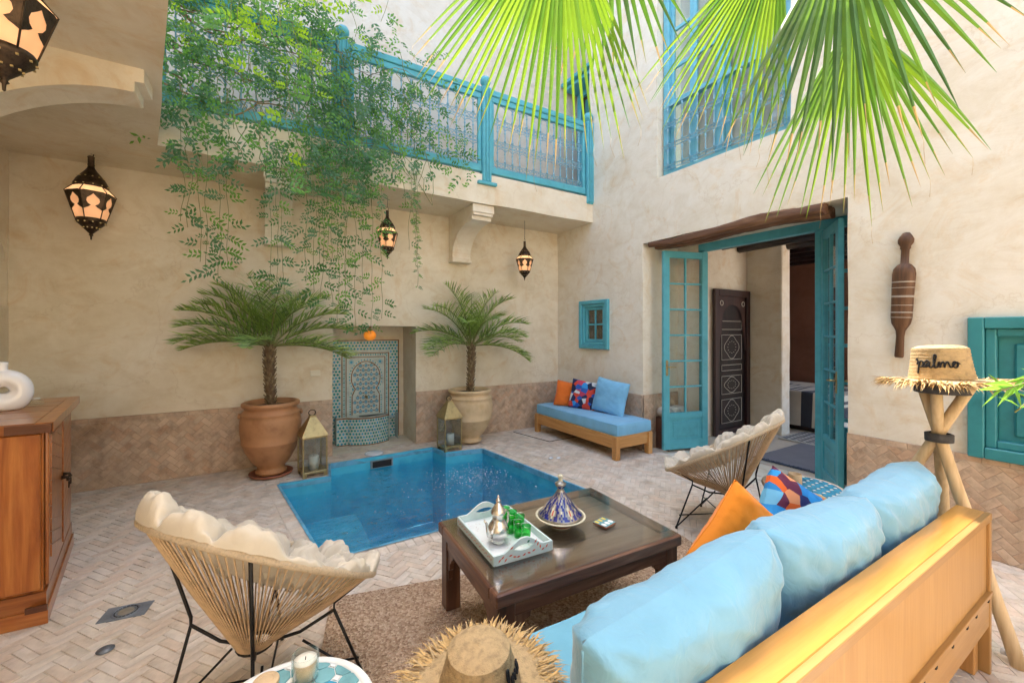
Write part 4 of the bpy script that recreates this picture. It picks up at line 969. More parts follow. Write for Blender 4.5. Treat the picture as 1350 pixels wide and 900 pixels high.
for k, (x0, x1, lab, rz, tl, s_) in enumerate(((.60, 1.37, 'long pale blue back cushion nearest the camera on the plywood sofa', 2, 11, 11), (1.36, 2.04, 'pale blue back cushion between the other two on the plywood sofa', -3, 13, 23), (2.03, 2.735, 'pale blue back cushion at the far end of the plywood sofa beside the tripod', 1, 9, 37))):
    cushion(lab, 'blue_pale', x1 - x0, .47, .24, ((x0 + x1) / 2, .728 + (.01 if k == 1 else 0), .622), (R(90 + tl - 4), R((-3, 2, -2)[k]), R(rz)), s_, 'back cushions on the plywood sofa', .5, 4.2, .011, .016, 0, 44)
cushion('plain bright orange cushion standing on the sofa seat', 'orange_warm', .40, .40, .16, (1.79, 1.01, .565), (R(76), R(40), R(-35)), 4, 'scatter cushions on the sofa seat', 1.3)
cushion('geometric cushion of blue, orange and maroon shapes on the sofa seat', 'print_a', .40, .40, .16, (2.17, 1.0, .575), (R(74), R(32), R(-25)), 9, 'scatter cushions on the sofa seat', 1.3)

# ------------------------------------------------------------------ rug and coffee table
q = MB(); a_, b_, c_, d_ = [Vector((*p, 0)) for p in RUG]
def rugp(u, v, z): p = (a_ * (1 - u) + b_ * u) * (1 - v) + (d_ * (1 - u) + c_ * u) * v; return (p.x, p.y, z + .002 * noise.noise(Vector((p.x * 3, p.y * 3, 0))))
q.grid(lambda u, v: rugp(u, v, .014), 30, 20); q.grid(lambda u, v: rugp(u, 0, .014 * v), 30, 1); q.grid(lambda u, v: rugp(0, u, .014 * v), 20, 1); q.grid(lambda u, v: rugp(1, u, .014 * v), 20, 1)
tag(q.build('jute_rug', 'jute'), 'brown woven jute rug under the dark coffee table', 'rug')
t = thing('coffee_table', 'dark antique wooden coffee table with glass over its panelled top', 'table', (1.335, 1.765, .012), (0, 0, R(-3)))
TX, TY, TH_ = .528, .365, .445
def arr(name, boxes, m, bev=.006):
    for a, b in boxes: MB().box(a, b, bev=bev).build(name, m, t)
arr('rim_rail', [((-TX, -TY, .39), (TX, -TY + .07, TH_)), ((-TX, TY - .07, .39), (TX, TY, TH_))], 'dark_x'); arr('rim_rail', [((-TX, -TY + .071, .39), (-TX + .07, TY - .071, TH_)), ((TX - .07, -TY + .071, .39), (TX, TY - .071, TH_))], 'dark_y')
arr('top_plank', [((-TX + .071, -TY + .072 + k * .147, .40), (TX - .071, -TY + .072 + (k + 1) * .147 - .003, .432)) for k in range(4)], 'worn_x', .003)
MB().box((-TX + .012, -TY + .012, TH_ + .001), (TX - .012, TY - .012, TH_ + .009), bev=.002).build('glass_sheet', 'table_glass', t)
arr('apron', [((-TX + .05, -TY + .02, .325), (TX - .05, -TY + .045, .389)), ((-TX + .05, TY - .045, .325), (TX - .05, TY - .02, .389))], 'dark_x', .003); arr('apron', [((-TX + .02, -TY + .05, .325), (-TX + .045, TY - .05, .389)), ((TX - .045, -TY + .05, .325), (TX - .02, TY - .05, .389))], 'dark_y', .003)
for sx in (-1, 1):
    for sy in (-1, 1):
        x0, x1 = sorted((sx * (TX - .015), sx * (TX - .095))); y0, y1 = sorted((sy * (TY - .015), sy * (TY - .095)))
        MB().box((x0, y0, 0), (x1, y1, .388), bev=.005).build('leg', 'dark_z', t)
        br = [(0, 0), (.075, 0), (.072, -.02), (.05, -.028), (.048, -.045), (.03, -.055), (.03, -.085), (.012, -.10), (.012, -.14), (0, -.16)]
        Mb = Matrix(((-sx, 0, 0, sx * (TX - .096)), (0, 0, sy, sy * (TY - .045) - (.0 if sy > 0 else 0)), (0, 1, 0, .324), (0, 0, 0, 1)))
        MB().prism(br, 0, .022, M=Mb).build('bracket', 'dark_z', t)
        Mb = Matrix(((0, 0, sx, sx * (TX - .045)), (-sy, 0, 0, sy * (TY - .096)), (0, 1, 0, .324), (0, 0, 0, 1)))
        MB().prism(br, 0, .022, M=Mb).build('bracket', 'dark_z', t)
TZ = .012 + TH_ + .0095
# tray
t = thing('painted_tray', 'pale mint wooden tray with red leaf painting on the coffee table', 'tray', (1.035, 1.815, TZ), (0, 0, R(-3)))
TW, TD = .145, .215
MB().box((-TW, -TD, .0), (TW, TD, .010)).build('bottom', 'white_paint', t)
for sx in (-1, 1): x0, x1 = sorted((sx * TW, sx * (TW + .010))); MB().box((x0, -TD - .01, 0), (x1, TD + .01, .045), bev=.002).build('side', 'mint_paint', t)
for sy in (-1, 1):
    N = 20; prof = [(-TW + 2 * TW * i / N, .045 + .050 * max(0, math.cos((i / N - .5) * 2 * PI * .72)) ** 1.3) for i in range(N + 1)]
    g = MB(); v = []; th = .010; y0 = sy * TD; y1 = sy * (TD + th)
    hole = lambda x: .050 < .05 + 0 and abs(x) < .045
    for x, z in prof:
        if abs(x) < .046: e = .013 * math.sqrt(max(0, 1 - (x / .046) ** 2)); zs = [0, .052 - e, .052 + e, z]
        else: zs = [0, .052, .052, max(z, .0525)] if z > .0525 else [0, z * .98, z * .98, z]
        for yy in (y0, y1): v += [(x, yy, zz) for zz in zs]
    f = []
    for i in range(N):
        b0, b1 = i * 8, (i + 1) * 8
        for o_ in (0, 4): f += [(b0 + o_, b1 + o_, b1 + o_ + 1, b0 + o_ + 1), (b0 + o_ + 2, b1 + o_ + 2, b1 + o_ + 3, b0 + o_ + 3)]
        f += [(b0 + 3, b1 + 3, b1 + 7, b0 + 7), (b0 + 1, b1 + 1, b1 + 5, b0 + 5), (b0 + 2, b1 + 2, b1 + 6, b0 + 6)]
    g.add(v, f); g.build('handle_end', 'mint_paint', t)
pt = MB(); rr_ = random.Random(5)
def leafm(mb, c, a, L, W, M, mi=0): mb.add([(c[0] + L * math.cos(a), c[1] + L * math.sin(a), 0), (c[0] - W * math.sin(a), c[1] + W * math.cos(a), 0), (c[0] - L * math.cos(a), c[1] - L * math.sin(a), 0), (c[0] + W * math.sin(a), c[1] - W * math.cos(a), 0)], [(0, 1, 2, 3)], mi, M=M)
Mf = Matrix(((1, 0, 0, 0), (0, 0, -1, -TD - .0106), (0, 1, 0, 0), (0, 0, 0, 1))); Ml = Matrix(((0, 0, -1, -TW - .0106), (1, 0, 0, 0), (0, 1, 0, 0), (0, 0, 0, 1)))
for x, z, a in [(-.125, .02, .9), (-.11, .03, .7), (-.095, .016, .8), (-.07, .03, .2), (-.05, .02, -.3), (-.03, .016, .1), (0, .018, .4), (.025, .02, -.3), (.05, .025, .3), (.072, .05, 1.2), (.085, .035, 1.7), (.10, .02, .5), (.12, .028, .9), (.06, .065, .9), (-.065, .062, .5)]: leafm(pt, (x, z), a, .011, .0042, Mf, 0)
leafm(pt, (.022, .073), .5, .009, .006, Mf, 1)
for k in range(26): leafm(pt, (-.20 + k * .016, .022 + .006 * (k % 2)), .6 if k % 2 else -.5, .008, .003, Ml, 0)
Mt = Matrix.Translation((0, 0, .0106))
for k in range(46): leafm(pt, (rr_.uniform(-.12, .12), rr_.uniform(-.19, .19)), rr_.uniform(0, 3), .008, .003, Mt, 2)
plain('pink_print', (.70, .62, .58), .5); plain('green_print', (.03, .20, .12), .5)
pt.build('painted_leaves', ['red_paint', 'green_print', 'pink_print'], t, kind='stuff')
# teapot
t = thing('teapot', 'polished silver tea pot with pointed lid standing on the tray', 'teapot', (.985, 1.765, TZ + .011), (0, 0, R(200)))
MB().lathe([(0, 0), (.034, 0), (.036, .006), (.028, .014), (.045, .03), (.054, .05), (.053, .07), (.042, .09), (.032, .105), (.030, .12), (.034, .135), (.036, .14)], 24).build('body', 'silver', t)
MB().lathe([(.037, .140), (.036, .146), (.031, .158), (.020, .175), (.013, .186), (.010, .192), (.014, .198), (.010, .205), (.005, .212), (.006, .217), (0, .228)], 20).build('lid', 'silver', t)
MB().tube([(.045, 0, .045), (.068, 0, .055), (.078, 0, .085), (.084, 0, .115), (.098, 0, .135)], [.013, .011, .008, .006, .005], 8).build('spout', 'silver', t)
MB().tube([(-.032, 0, .128), (-.058, 0, .135), (-.078, 0, .115), (-.076, 0, .075), (-.062, 0, .05), (-.050, 0, .045)], [.005, .005, .006, .006, .005, .004], 8).build('handle', 'silver', t)
# tea glasses
gm = MB(); gm.lathe([(.001, .0), (.019, 0), (.020, .004), (.0220, .034), (.0250, .074), (.0257, .076), (.0240, .074), (.0207, .034), (.018, .007), (.001, .006)], 20)
gme = gm.mesh('cup', 'green_glass'); gr_ = MB().lathe([(.0252, .072), (.0263, .076), (.0252, .079), (.0243, .076), (.0252, .072)], 20).mesh('gilt_rim', 'clear_glass'); gb = MB().lathe([(0, .005), (.0195, .0052), (.0225, .034), (0, .035)], 16).mesh('tea', 'green_tea') if False else None
plain('green_tea', (.02, .50, .10), .15, 0, .1, 10, 0)
gb = MB().lathe([(0, .0065), (.0178, .0068), (.0205, .030), (0, .0305)], 16).mesh('tea', 'green_tea')
for k, (x, y) in enumerate([(1.092, 1.935), (1.102, 1.880), (1.112, 1.825), (1.122, 1.768), (1.132, 1.712), (1.150, 1.945), (1.160, 1.888), (1.168, 1.825)][:8]):
    t = thing('tea_glass', ('green tea glass farthest from the camera in the longer row on the tray', 'second farthest green tea glass in the longer row on the tray', 'middle green tea glass of the longer row on the tray', 'second nearest green tea glass in the longer row on the tray', 'green tea glass nearest the handle end of the tray', 'farthest green tea glass in the short right row on the tray', 'middle green tea glass in the short right row on the tray', 'nearest green tea glass in the short right row on the tray')[k], 'glass', (x - .03, y - .015, TZ + .011), group='green tea glasses on the tray')
    place('cup', gme, t); place('gilt_rim', gr_, t); place('tea', gb, t)
# tagine
t = thing('tagine', 'conical tagine painted cobalt, cream and red with metal rim', 'tagine', (1.365, 1.765, TZ))
def tmf(i, k):
    m_ = k % 12; 
    if i in (1, 13): return 1
    if i < 2: return 3
    if i > 13: return 3
    pat = {2: 'ccgcgccggcgc', 3: 'cggwgccgcgcc', 4: 'ggwrwgcggcgc', 5: 'gcwrwgccgwgc', 6: 'ggwwgccgggcc', 7: 'cggwgcccgccg', 8: 'ccggccgccwgg', 9: 'cccggcggccwg', 10: 'ggccggwggccg', 11: 'cgggggggcggc', 12: 'cgggccgcgggc'}.get(i, 'c' * 12)
    return {'c': 0, 'g': 1, 'w': 2, 'r': 4}[pat[m_]]
lid = [(.118, .052), (.122, .055), (.112, .064), (.105, .072), (.096, .083), (.088, .094), (.079, .105), (.070, .117), (.060, .129), (.051, .140), (.042, .150), (.034, .160), (.028, .170), (.022, .180), (.018, .190)]
MB().lathe(lid, 72, mfun=tmf, M=Matrix.Rotation(R(8), 4, 'Z')).build('lid', ['cobalt', 'plate_silver', 'cream_glaze', 'plate_silver', 'red_paint'], t)
MB().lathe([(.017, .188), (.016, .196), (.028, .212), (.031, .222), (.020, .228), (.012, .234), (.010, .244), (.013, .248), (.012, .256), (.015, .262), (.010, .268), (0, .270)], 18, mfun=lambda i, k: 0 if i == 1 and k % 3 else (2 if i > 4 else 1)).build('knob', ['cobalt', 'plate_silver', 'cream_glaze'], t)
MB().lathe([(0, 0), (.058, 0), (.060, .006), (.056, .014), (.066, .020), (.095, .030), (.128, .048), (.134, .053), (.131, .057), (.115, .052), (.05, .030), (0, .028)], 40, mfun=lambda i, k: (3 if i in (2,) else 1 if i in (3, 5) else 2)).build('dish', ['cobalt', 'plate_silver', 'cream_glaze', 'terracotta_dark'], t)
t = thing('painted_tile_coaster', 'small square tile coaster painted yellow and white on the table', 'coaster', (1.575, 1.655, TZ), (0, 0, R(12)))
MB().box((-.045, -.042, 0), (.045, .042, .008), bev=.001).build('tile_body', 'terracotta_dark', t)
q = MB()
q.box((-.044, -.041, .008), (.044, .041, .0094), 0)
for k in range(3): q.prism([(-.030 + k * .03 + .012 * math.cos(a), -.018 + .016 * math.sin(a)) for a in [i * PI / 6 for i in range(12)]], .0096, .0100, 1); q.box((-.040 + k * .03, .012, .0097), (-.024 + k * .03, .038, .0101), 2)
q.build('glaze', ['tile_pale', 'white_paint', 'yellow_paint'], t, kind='stuff')
tag(MB().lathe([(0, 0), (.016, 0), (.018, .012), (.014, .022), (0, .024)], 12).build('red_trinket', 'red_paint', loc=(1.50, 1.86, TZ)), 'small red trinket lying behind the tagine', 'trinket')

# ------------------------------------------------------------------ round woven chairs with tufted cushions
def cord_chair(label, clabel, C, ang, seed, b_=.395):
    t = thing('cord_chair', label, 'chair', (C[0], C[1], 0), (0, 0, ang), 'round cord chairs')
    a, b, zc, k = .395, b_, .62, .62
    hp = lambda th, m=1.0: Vector((a * m * math.cos(th), b * m * math.sin(th), zc - k * a * m * math.cos(th)))
    ap = Vector((-.06, 0, .275)); N = 96
    MB().tube([hp(2 * PI * i / 48) for i in range(48)], .0155, 8, closed=True).build('hoop', 'cord_rim', t)
    w = MB()
    for i in range(N):
        th = 2 * PI * i / N; p = hp(th); q = ap + Vector((.062 * math.cos(th), .062 * math.sin(th), .004))
        m = (p + q) / 2 + Vector((0, 0, -.012)); w.tube([p, m, q], .0032, 4, cap=False)
    w.build('cord_weave', 'cord', t, kind='stuff')
    MB().tube([ap + Vector((.062 * math.cos(x), .062 * math.sin(x), 0)) for x in [i * PI / 8 for i in range(16)]], .007, 6, closed=True).build('ring', 'black_metal', t)
    nodes = []
    for ph in (R(48), R(132)):
        e = []
        for q in (ph, ph + PI):
            h = hp(q, .985); d = Vector((math.cos(q), math.sin(q), 0)); bend = d * .255 + Vector((-.02, 0, .335 if math.cos(q) > 0 else .37)); e.append((h, bend, d)); nodes.append((bend, d))
        path = [e[0][0], e[0][1] + Vector((0, 0, .03)), e[0][1], e[0][1] * .55 + ap * .45 + Vector((0, 0, -.03)), ap + Vector((0, 0, -.012)), e[1][1] * .55 + ap * .45 + Vector((0, 0, -.03)), e[1][1], e[1][1] + Vector((0, 0, .03)), e[1][0]]
        MB().tube(path, .0065, 6).build('rod', 'black_metal', t)
    feet = []
    for bend, d in nodes:
        f = Vector((d.x * .36, d.y * .36, .004)); feet.append(f)
        MB().tube([bend, f + Vector((0, 0, .012))], .006, 6).lathe([(0, 0), (.010, 0), (.010, .014), (0, .016)], 8, M=Matrix.Translation(f)).build('leg', 'black_metal', t)
        g = bend * .5 + Vector((0, 0, .06)); MB().tube([g, f + Vector((0, 0, .012))], .005, 6).build('brace', 'black_metal', t)
    for i, j in ((0, 1), (2, 3)): MB().tube([feet[i] + Vector((0, 0, .10)) * 1 - feet[i] * .06, feet[j] + Vector((0, 0, .10)) - feet[j] * .06], .0045, 6).build('stretcher', 'black_metal', t)
    # cushion: a loose tufted pad, creased between its buttons, slumping over the hoop
    rc = random.Random(seed); pts = [(0.08, .03)] + [(.50 * math.cos(x + .3), .50 * math.sin(x + .3)) for x in [i * 2 * PI / 5 for i in range(5)]] + [(.93 * math.cos(x), .93 * math.sin(x)) for x in [i * 2 * PI / 9 + .2 for i in range(9)]]
    pts = [(x + rc.uniform(-.10, .10), y + rc.uniform(-.10, .10), rc.uniform(.65, 1.25)) for x, y in pts]
    RG = [(0, .36, 3, .4), (.36, .72, 7, .1), (.72, 1.0, 13, .25)]
    amp = [[rc.uniform(.62, 1.15) for _ in range(13)] for _ in range(3)]
    def surf(r, th, top):
        u, v = r * math.cos(th), r * math.sin(th)
        wr_ = r + .05 * noise.noise(Vector((u * 3 + seed, v * 3, 1))) * r; wt = th + .22 * noise.noise(Vector((u * 2.6 + seed, v * 2.6, 7)))
        g = 2 if wr_ >= .72 else (1 if wr_ >= .36 else 0); r0, r1, ns, of = RG[g]
        f = (wr_ - r0) / (r1 - r0); f = (.0 + f * .62) if g == 2 else f; q_ = (wt / (2 * PI) * ns + of) % 1.0; cell = int((wt / (2 * PI) * ns + of) % ns) % ns
        dr = min(f, 1 - f) if g else (1 - f); dq = min(q_, 1 - q_)
        arcl = max(.1, wr_) * 2 * PI / ns; mx = lambda d: 1 - max(0, 1 - d / .42) ** 2.3
        puff = mx(dr) * mx(dq) * amp[g][cell] if g else mx(dr) * (.55 + .45 * mx(dq))
        crease = math.exp(-min(dr * (r1 - r0), dq * arcl) / .065)
        pl = crease * (.015 * math.sin(wt * (46 if g == 2 else 24) + 6 * noise.noise(Vector((u * 5, v * 5, seed)))) + .007 * math.sin(wr_ * 60 + 5 * q_))
        edge = max(0, 1 - r ** 10) ** .5
        x, y = a * 1.02 * u, b * 1.02 * v
        z0 = zc - k * x - .15 * (1 - r * r) - .01
        n1 = noise.noise(Vector((u * 2.2 + seed, v * 2.2, 0))); n2 = noise.noise(Vector((u * 7 + seed, v * 7, 4)))
        wr = n1 * .035 + n2 * .014 + pl * 1.3 + max(0, r - .8) * .05 * math.sin(th * 37 + 5 * n2) - max(-.3, 1 - 3.2 * abs(noise.noise(Vector((u * 9 + seed, v * 9, 2))))) * .010
        th_ = (.004 + .108 * puff - .010 * crease) * (.05 + .95 * edge) + wr * (.25 + .75 * edge)
        if not top: return (x * .97, y * .97, z0 + .012)
        n_ = Vector((k, 0, 1)).normalized(); back = .09 * max(0, -u - .3) * edge
        out = 1 + (.12 * puff + wr * 1.2) * max(0, r - .55) * (.3 + .7 * edge)
        return (x * out + n_.x * th_ * .5, y * out, z0 + th_ * n_.z + back + .018)
    o = thing('chair_cushion', clabel, 'cushion', (C[0], C[1], 0), (0, 0, ang), 'tufted cushions on the cord chairs')
    q = MB(); q.grid(lambda u, v: surf(1 - (1 - u) ** 1.5, v * 2 * PI, True), 80, 240)
    q.grid(lambda u, v: tuple(Vector(surf(1, v * 2 * PI, True)).lerp(Vector(surf(1, v * 2 * PI, False)), u)), 2, 240)
    q.grid(lambda u, v: surf(u, v * 2 * PI, False), 6, 32)
    q.build('cover', 'cream_cloth', o)
    for g, (r0, r1, ns, of) in enumerate(RG):
        if g:
            for c_ in range(ns):
                P = []
                for i_ in range(15):
                    rr_0 = lerp(r0, min(r1, .985), i_ / 14); th0 = ((c_ - of) / ns) * 2 * PI
                    for _ in range(5): th0 = ((c_ - of) / ns) * 2 * PI - .22 * noise.noise(Vector((rr_0 * math.cos(th0) * 2.6 + seed, rr_0 * math.sin(th0) * 2.6, 7)))
                    P.append(surf(rr_0, th0, True))
                MB().tube(P, .0026, 5).build('seam', 'cord_rim', o)
    return t
cord_chair('round tan cord chair in the left foreground beside the mosaic table', 'cream tufted cushion in the cord chair in the left foreground', (.03, 1.95), R(33), 4)
cord_chair('round tan cord chair between the coffee table and the open doors', 'cream tufted cushion in the cord chair by the doors', (3.02, 1.90), R(106), 12)

# ------------------------------------------------------------------ corner cabinet, vase
CO = [(-.965, 3.085), (-1.155, 4.08), (-1.86, 4.10), (-1.86, 3.13)]
t = thing('bar_cabinet', 'polished brown wooden cabinet with angled end doors at the left edge', 'cabinet', (0, 0, 0))
def offs(poly, d):
    c = Vector((sum(p[0] for p in poly) / 4, sum(p[1] for p in poly) / 4)); return [tuple(Vector(p) + (Vector(p) - c).normalized() * d) for p in poly]
MB().prism(offs(CO, .0)[::-1], .16, .985).build('carcass', 'wood_cab_z', t); MB().prism(offs(CO, .035)[::-1], .0, .075).build('plinth', 'wood_cab_x', t); MB().prism(offs(CO, .022)[::-1], .076, .159).build('plinth', 'wood_cab_x', t)
MB().prism(offs(CO, .075)[::-1], .986, 1.030).build('top', 'wood_cab_x', t)
fd = (Vector(CO[0]) - Vector(CO[3])); FA = math.atan2(fd.y, fd.x); FL = fd.length
MF = Matrix.Translation((CO[3][0], CO[3][1], 0)) @ Matrix.Rotation(FA, 4, 'Z')            # front: x right, -y outward
sd = (Vector(CO[1]) - Vector(CO[0])); SA = math.atan2(sd.y, sd.x); SL = sd.length
MS = Matrix.Translation((CO[0][0], CO[0][1], 0)) @ Matrix.Rotation(SA, 4, 'Z')
for x0, x1 in ((.02, .42), (.43, .725), (.735, FL - .008)):
    MB().box((x0, -.018, .175), (x1, -.0005, .972), M=MF, bev=.004).build('front_board', 'wood_cab_z', t)
for z in (.42, .62, .86, .30): MB().box((.722, -.022, z), (.738, -.0005, z + .05), M=MF, bev=.002).build('hinge', 'brass', t)
tb = offs(CO, .075)
for i in range(5): 
    p0, p1 = Vector(tb[3]), Vector(tb[0]); q0, q1 = Vector(tb[2]), Vector(tb[1]); a0, a1 = i / 5 + .004, (i + 1) / 5 - .004
    P = [p0.lerp(p1, .01).lerp(q0.lerp(q1, .01), a0), p0.lerp(p1, .93).lerp(q0.lerp(q1, .93), a0), p0.lerp(p1, .93).lerp(q0.lerp(q1, .93), a1), p0.lerp(p1, .01).lerp(q0.lerp(q1, .01), a1)]
    MB().prism([tuple(p) for p in P], 1.0305, 1.0335).build('top_board', 'wood_cab_x', t)
P = [Vector(tb[3]).lerp(Vector(tb[0]), .935), Vector(tb[0]).lerp(Vector(tb[1]), .004), Vector(tb[1]), Vector(tb[2]).lerp(Vector(tb[1]), .935)]
MB().prism([tuple(p) for p in P], 1.0305, 1.0338).build('top_board', 'wood_cab_z', t)
MB().box((FL - .11, -.074, .986), (FL + .055, -.062, 1.0295), M=MF).build('corner_inlay', 'wood_cab_dark', t); MB().box((FL - .05, -.046, .076), (FL + .03, -.034, .105), M=MF).build('corner_inlay', 'wood_cab_dark', t)
bh = MB()
for dx in (-.014, .014):
    for dz in (-.008, .008): bh.tube([(FL - .17, -.066, 1.008), (FL - .17 + dx * 1.6, -.069, 1.008 + dz), (FL - .17 + dx * 2.2, -.066, 1.008 + dz * .4)], [.004, .006, .003], 6, M=MF)
bh.build('clasp', 'brass', t)
for x0, x1, sg in ((.03, .48, 1), (.49, .95, -1)):
    MB().box((x0, -.016, .175), (x1, -.0005, .972), M=MS, bev=.004).build('side_door', 'wood_cab_z', t)
    n = 13; ch = []
    for i in range(n):
        z = .20 + i * .068; y = -.0215
        P = [(x0 + .045, z + (.10 if sg > 0 else 0)), (x1 - .045, z + (0 if sg > 0 else .10)), (x1 - .045, z + (0 if sg > 0 else .10) + .064), (x0 + .045, z + (.10 if sg > 0 else 0) + .064)]
        P = clip(clip(P, (0, .205), (0, 1)), (0, .945), (0, -1))
        if len(P) > 2:
            m_ = MB(); m_.add([(x, y, z_) for x, z_ in P] + [(x, -.016, z_) for x, z_ in P], [tuple(range(len(P)))] + [(k, (k + 1) % len(P), (k + 1) % len(P) + len(P), k + len(P)) for k in range(len(P))], M=MS); m_.build('door_slat', 'wood_cab_x', t)
for x in (.445, .53): MB().tube([(x, -.02, .62), (x, -.045, .62), (x, -.05, .60)], [.012, .008, .010], 8, M=MS).tube([(x + .016 * math.sin(q), -.052, .575 + .020 * math.cos(q)) for q in [i * PI / 5 for i in range(10)]], .003, 5, closed=True, M=MS).build('ring_handle', 'bronze', t)
t = thing('moon_vase', 'white ceramic vase with a round hole through its body on the cabinet', 'vase', (-1.30, 3.62, 1.0342), (0, 0, R(20)))
v = MB()
def mv(u, w):
    A = u * 2 * PI; B = w * 2 * PI; rr2 = .045 + .012 * max(0, -math.sin(A)) + .004; x = (.070 + rr2 * math.cos(B)) * math.cos(A); z = (.070 + rr2 * math.cos(B)) * math.sin(A); y = (.046) * math.sin(B)
    z = z * 1.06 + .112; return (x + .004, y, max(0.001, z))
v.grid(mv, 40, 20); v.lathe([(.040, .195), (.030, .215), (.022, .235), (.021, .262), (.026, .282), (.023, .283), (.018, .262), (.018, .23)], 20)
v.build('body', 'white_ceramic', t)
t = thing('glass_tealight', 'small ribbed clear glass tealight holder beside the white vase', 'candle holder', (-1.22, 3.80, 1.0342))
for k in range(3): MB().lathe([(0, k * .011), (.034 - .002 * k, k * .011), (.037 - .002 * k, k * .011 + .005), (.034 - .002 * k, k * .011 + .0105), (0, k * .011 + .0105)], 16).build('glass_ring', 'clear_glass', t)
MB().lathe([(0, .033), (.018, .033), (.018, .042), (0, .042)], 12).build('candle', 'wax', t)

# ------------------------------------------------------------------ potted date palms
def pot(label, loc, mat, H, r, saucer, stain=None):
    t = thing('garden_urn', label, 'pot', loc)
    k = H / .766; s_ = r / .30
    pr = [(0, .02), (.125, .02), (.150, .035), (.152, .055), (.130, .075), (.135, .10), (.19, .165), (.245, .26), (.278, .345), (.284, .352), (.284, .366), (.281, .372), (.293, .45), (.300, .53), (.292, .60), (.280, .635), (.284, .64), (.288, .652), (.282, .662), (.268, .668), (.252, .69), (.250, .705), (.272, .722), (.284, .742), (.280, .760), (.262, .768), (.240, .762), (.232, .745), (.230, .70), (0, .70)]
    MB().lathe([(a * s_, b * k) for a, b in pr], 44).build('body', mat, t)
    MB().lathe([(0, .715 * k), (.228 * s_, .712 * k)], 20).build('soil', 'soil', t)
    for a in (0, PI): MB().tube([(.285 * s_ * math.cos(a + d), .285 * s_ * math.sin(a + d) , z * k) for d, z in ((-.16, .655), (-.16, .64), (0, .62), (.16, .64), (.16, .655))], [.012, .014, .013, .014, .012], 8, M=Matrix.Diagonal((1.045, 1.045, 1, 1))).build('handle', mat, t)
    if saucer: MB().lathe([(0, .002), (.17, .002), (.195, .012), (.205, .035), (.195, .036), (.18, .018), (0, .016)], 36).build('saucer', 'terracotta_dark', t)
    return t
pot('large brown terracotta urn with saucer on the left of the fountain', (.085, 5.02, 0), 'terracotta', .766, .285, True)
pot('pale sand coloured terracotta jar on the right of the fountain', (2.40, 5.08, 0), 'terracotta_pale', .72, .305, False)
def frond_curve(base, az, e0, L, droop, n=16):
    p = Vector(base); pts = [p.copy()]; e = e0
    for i in range(n):
        s_ = (i + 1) / n; e = e0 - droop * s_ ** 1.4
        p = p + Vector((math.cos(az) * math.cos(e), math.sin(az) * math.cos(e), math.sin(e))) * (L / n); q = p.copy()
        pts.append(q)
    return pts
def date_palm(label, base, zs, zc, fr, seed, tilt=0):
    rp = random.Random(seed); t = thing('date_palm', label, 'palm', base, group='potted date palms')
    bx, by = base[0], base[1]
    n = 14; tp = [(tilt * math.sin(i / n * 2), 0, lerp(0, zc, i / n)) for i in range(n + 1)]
    tr = MB().tube(tp, [lerp(.036, .052, (i / n)) * (1 if i < n - 1 else .8) for i in range(n + 1)], 12).build('trunk', 'trunk', t)
    bo = MB()
    for i in range(120):
        z = i / 120 * zc * .98 + .02; a = i * 2.4; r_ = lerp(.036, .052, z / zc); x = tilt * math.sin(z / zc * 2)
        M = Matrix.Translation((x + r_ * .80 * math.cos(a), r_ * .80 * math.sin(a), z)) @ Matrix.Rotation(a, 4, 'Z') @ Matrix.Rotation(R(28 + rp.uniform(-8, 12)), 4, 'Y')
        bo.add([(0, -.018, -.012), (0, .018, -.012), (.012, 0, -.010), (0.004, -.010, .045), (.004, .010, .045), (.013, 0, .040)], [(0, 2, 5, 3), (2, 1, 4, 5), (3, 5, 4)], rp.randrange(2), M=M)
    bo.build('leaf_scar', ['trunk_boot', 'trunk'], t, kind='stuff')
    cx = tilt * math.sin(2)
    for (az, e0, L, dr) in fr:
        az = R(az) + rp.uniform(-.12, .12); e0 = R(e0 + rp.uniform(-4, 6)); dr = R(dr * .80); L *= .92; c = frond_curve((cx + .02 * math.cos(az), .02 * math.sin(az), zc - .02), az, e0, L, dr, 18)
        lim = YB - .035 - by
        c = [Vector((p.x, min(p.y, lim - .02) if p.y > lim - .1 else p.y, p.z)) for p in c]
        m = MB(); m.tube(c, [lerp(.010, .002, i / 18) for i in range(19)], 5, 3)
        side = Vector((-math.sin(az), math.cos(az), 0)); NL = 38
        for i in range(NL):
            s_ = .14 + .86 * i / NL; f_ = s_ * 18; k0 = min(17, int(f_)); P = c[k0].lerp(c[k0 + 1], f_ - k0); T = (c[k0 + 1] - c[k0]).normalized()
            N_ = side.cross(T).normalized() * -1
            if N_.z < 0: N_ = -N_
            ll = L * (.37 * math.sin(PI * min(1, s_ * .86 + .14)) ** .7 + .05) * rp.uniform(.85, 1.1)
            for sg in (-1, 1):
                D = (T * rp.uniform(.5, .85) + side * sg * .78 + N_ * rp.uniform(.05, .60)).normalized()
                w_ = side.cross(D).normalized() * .0030 + T * .0042
                mid = P + D * ll * .5 + Vector((0, 0, -.004)); tip = P + D * ll + Vector((0, 0, -ll * ll * rp.uniform(.25, .8)))
                for q in (mid, tip): q.y = min(q.y, lim)
                m.add([P - w_ * .6, P + w_ * .6, mid + w_, tip, mid - w_], [(0, 1, 2, 4), (4, 2, 3)], rp.choice((0, 0, 1, 2)), True)
        m.build('frond', ['date_a', 'date_b', 'date_c', 'stem'], t)
    return t
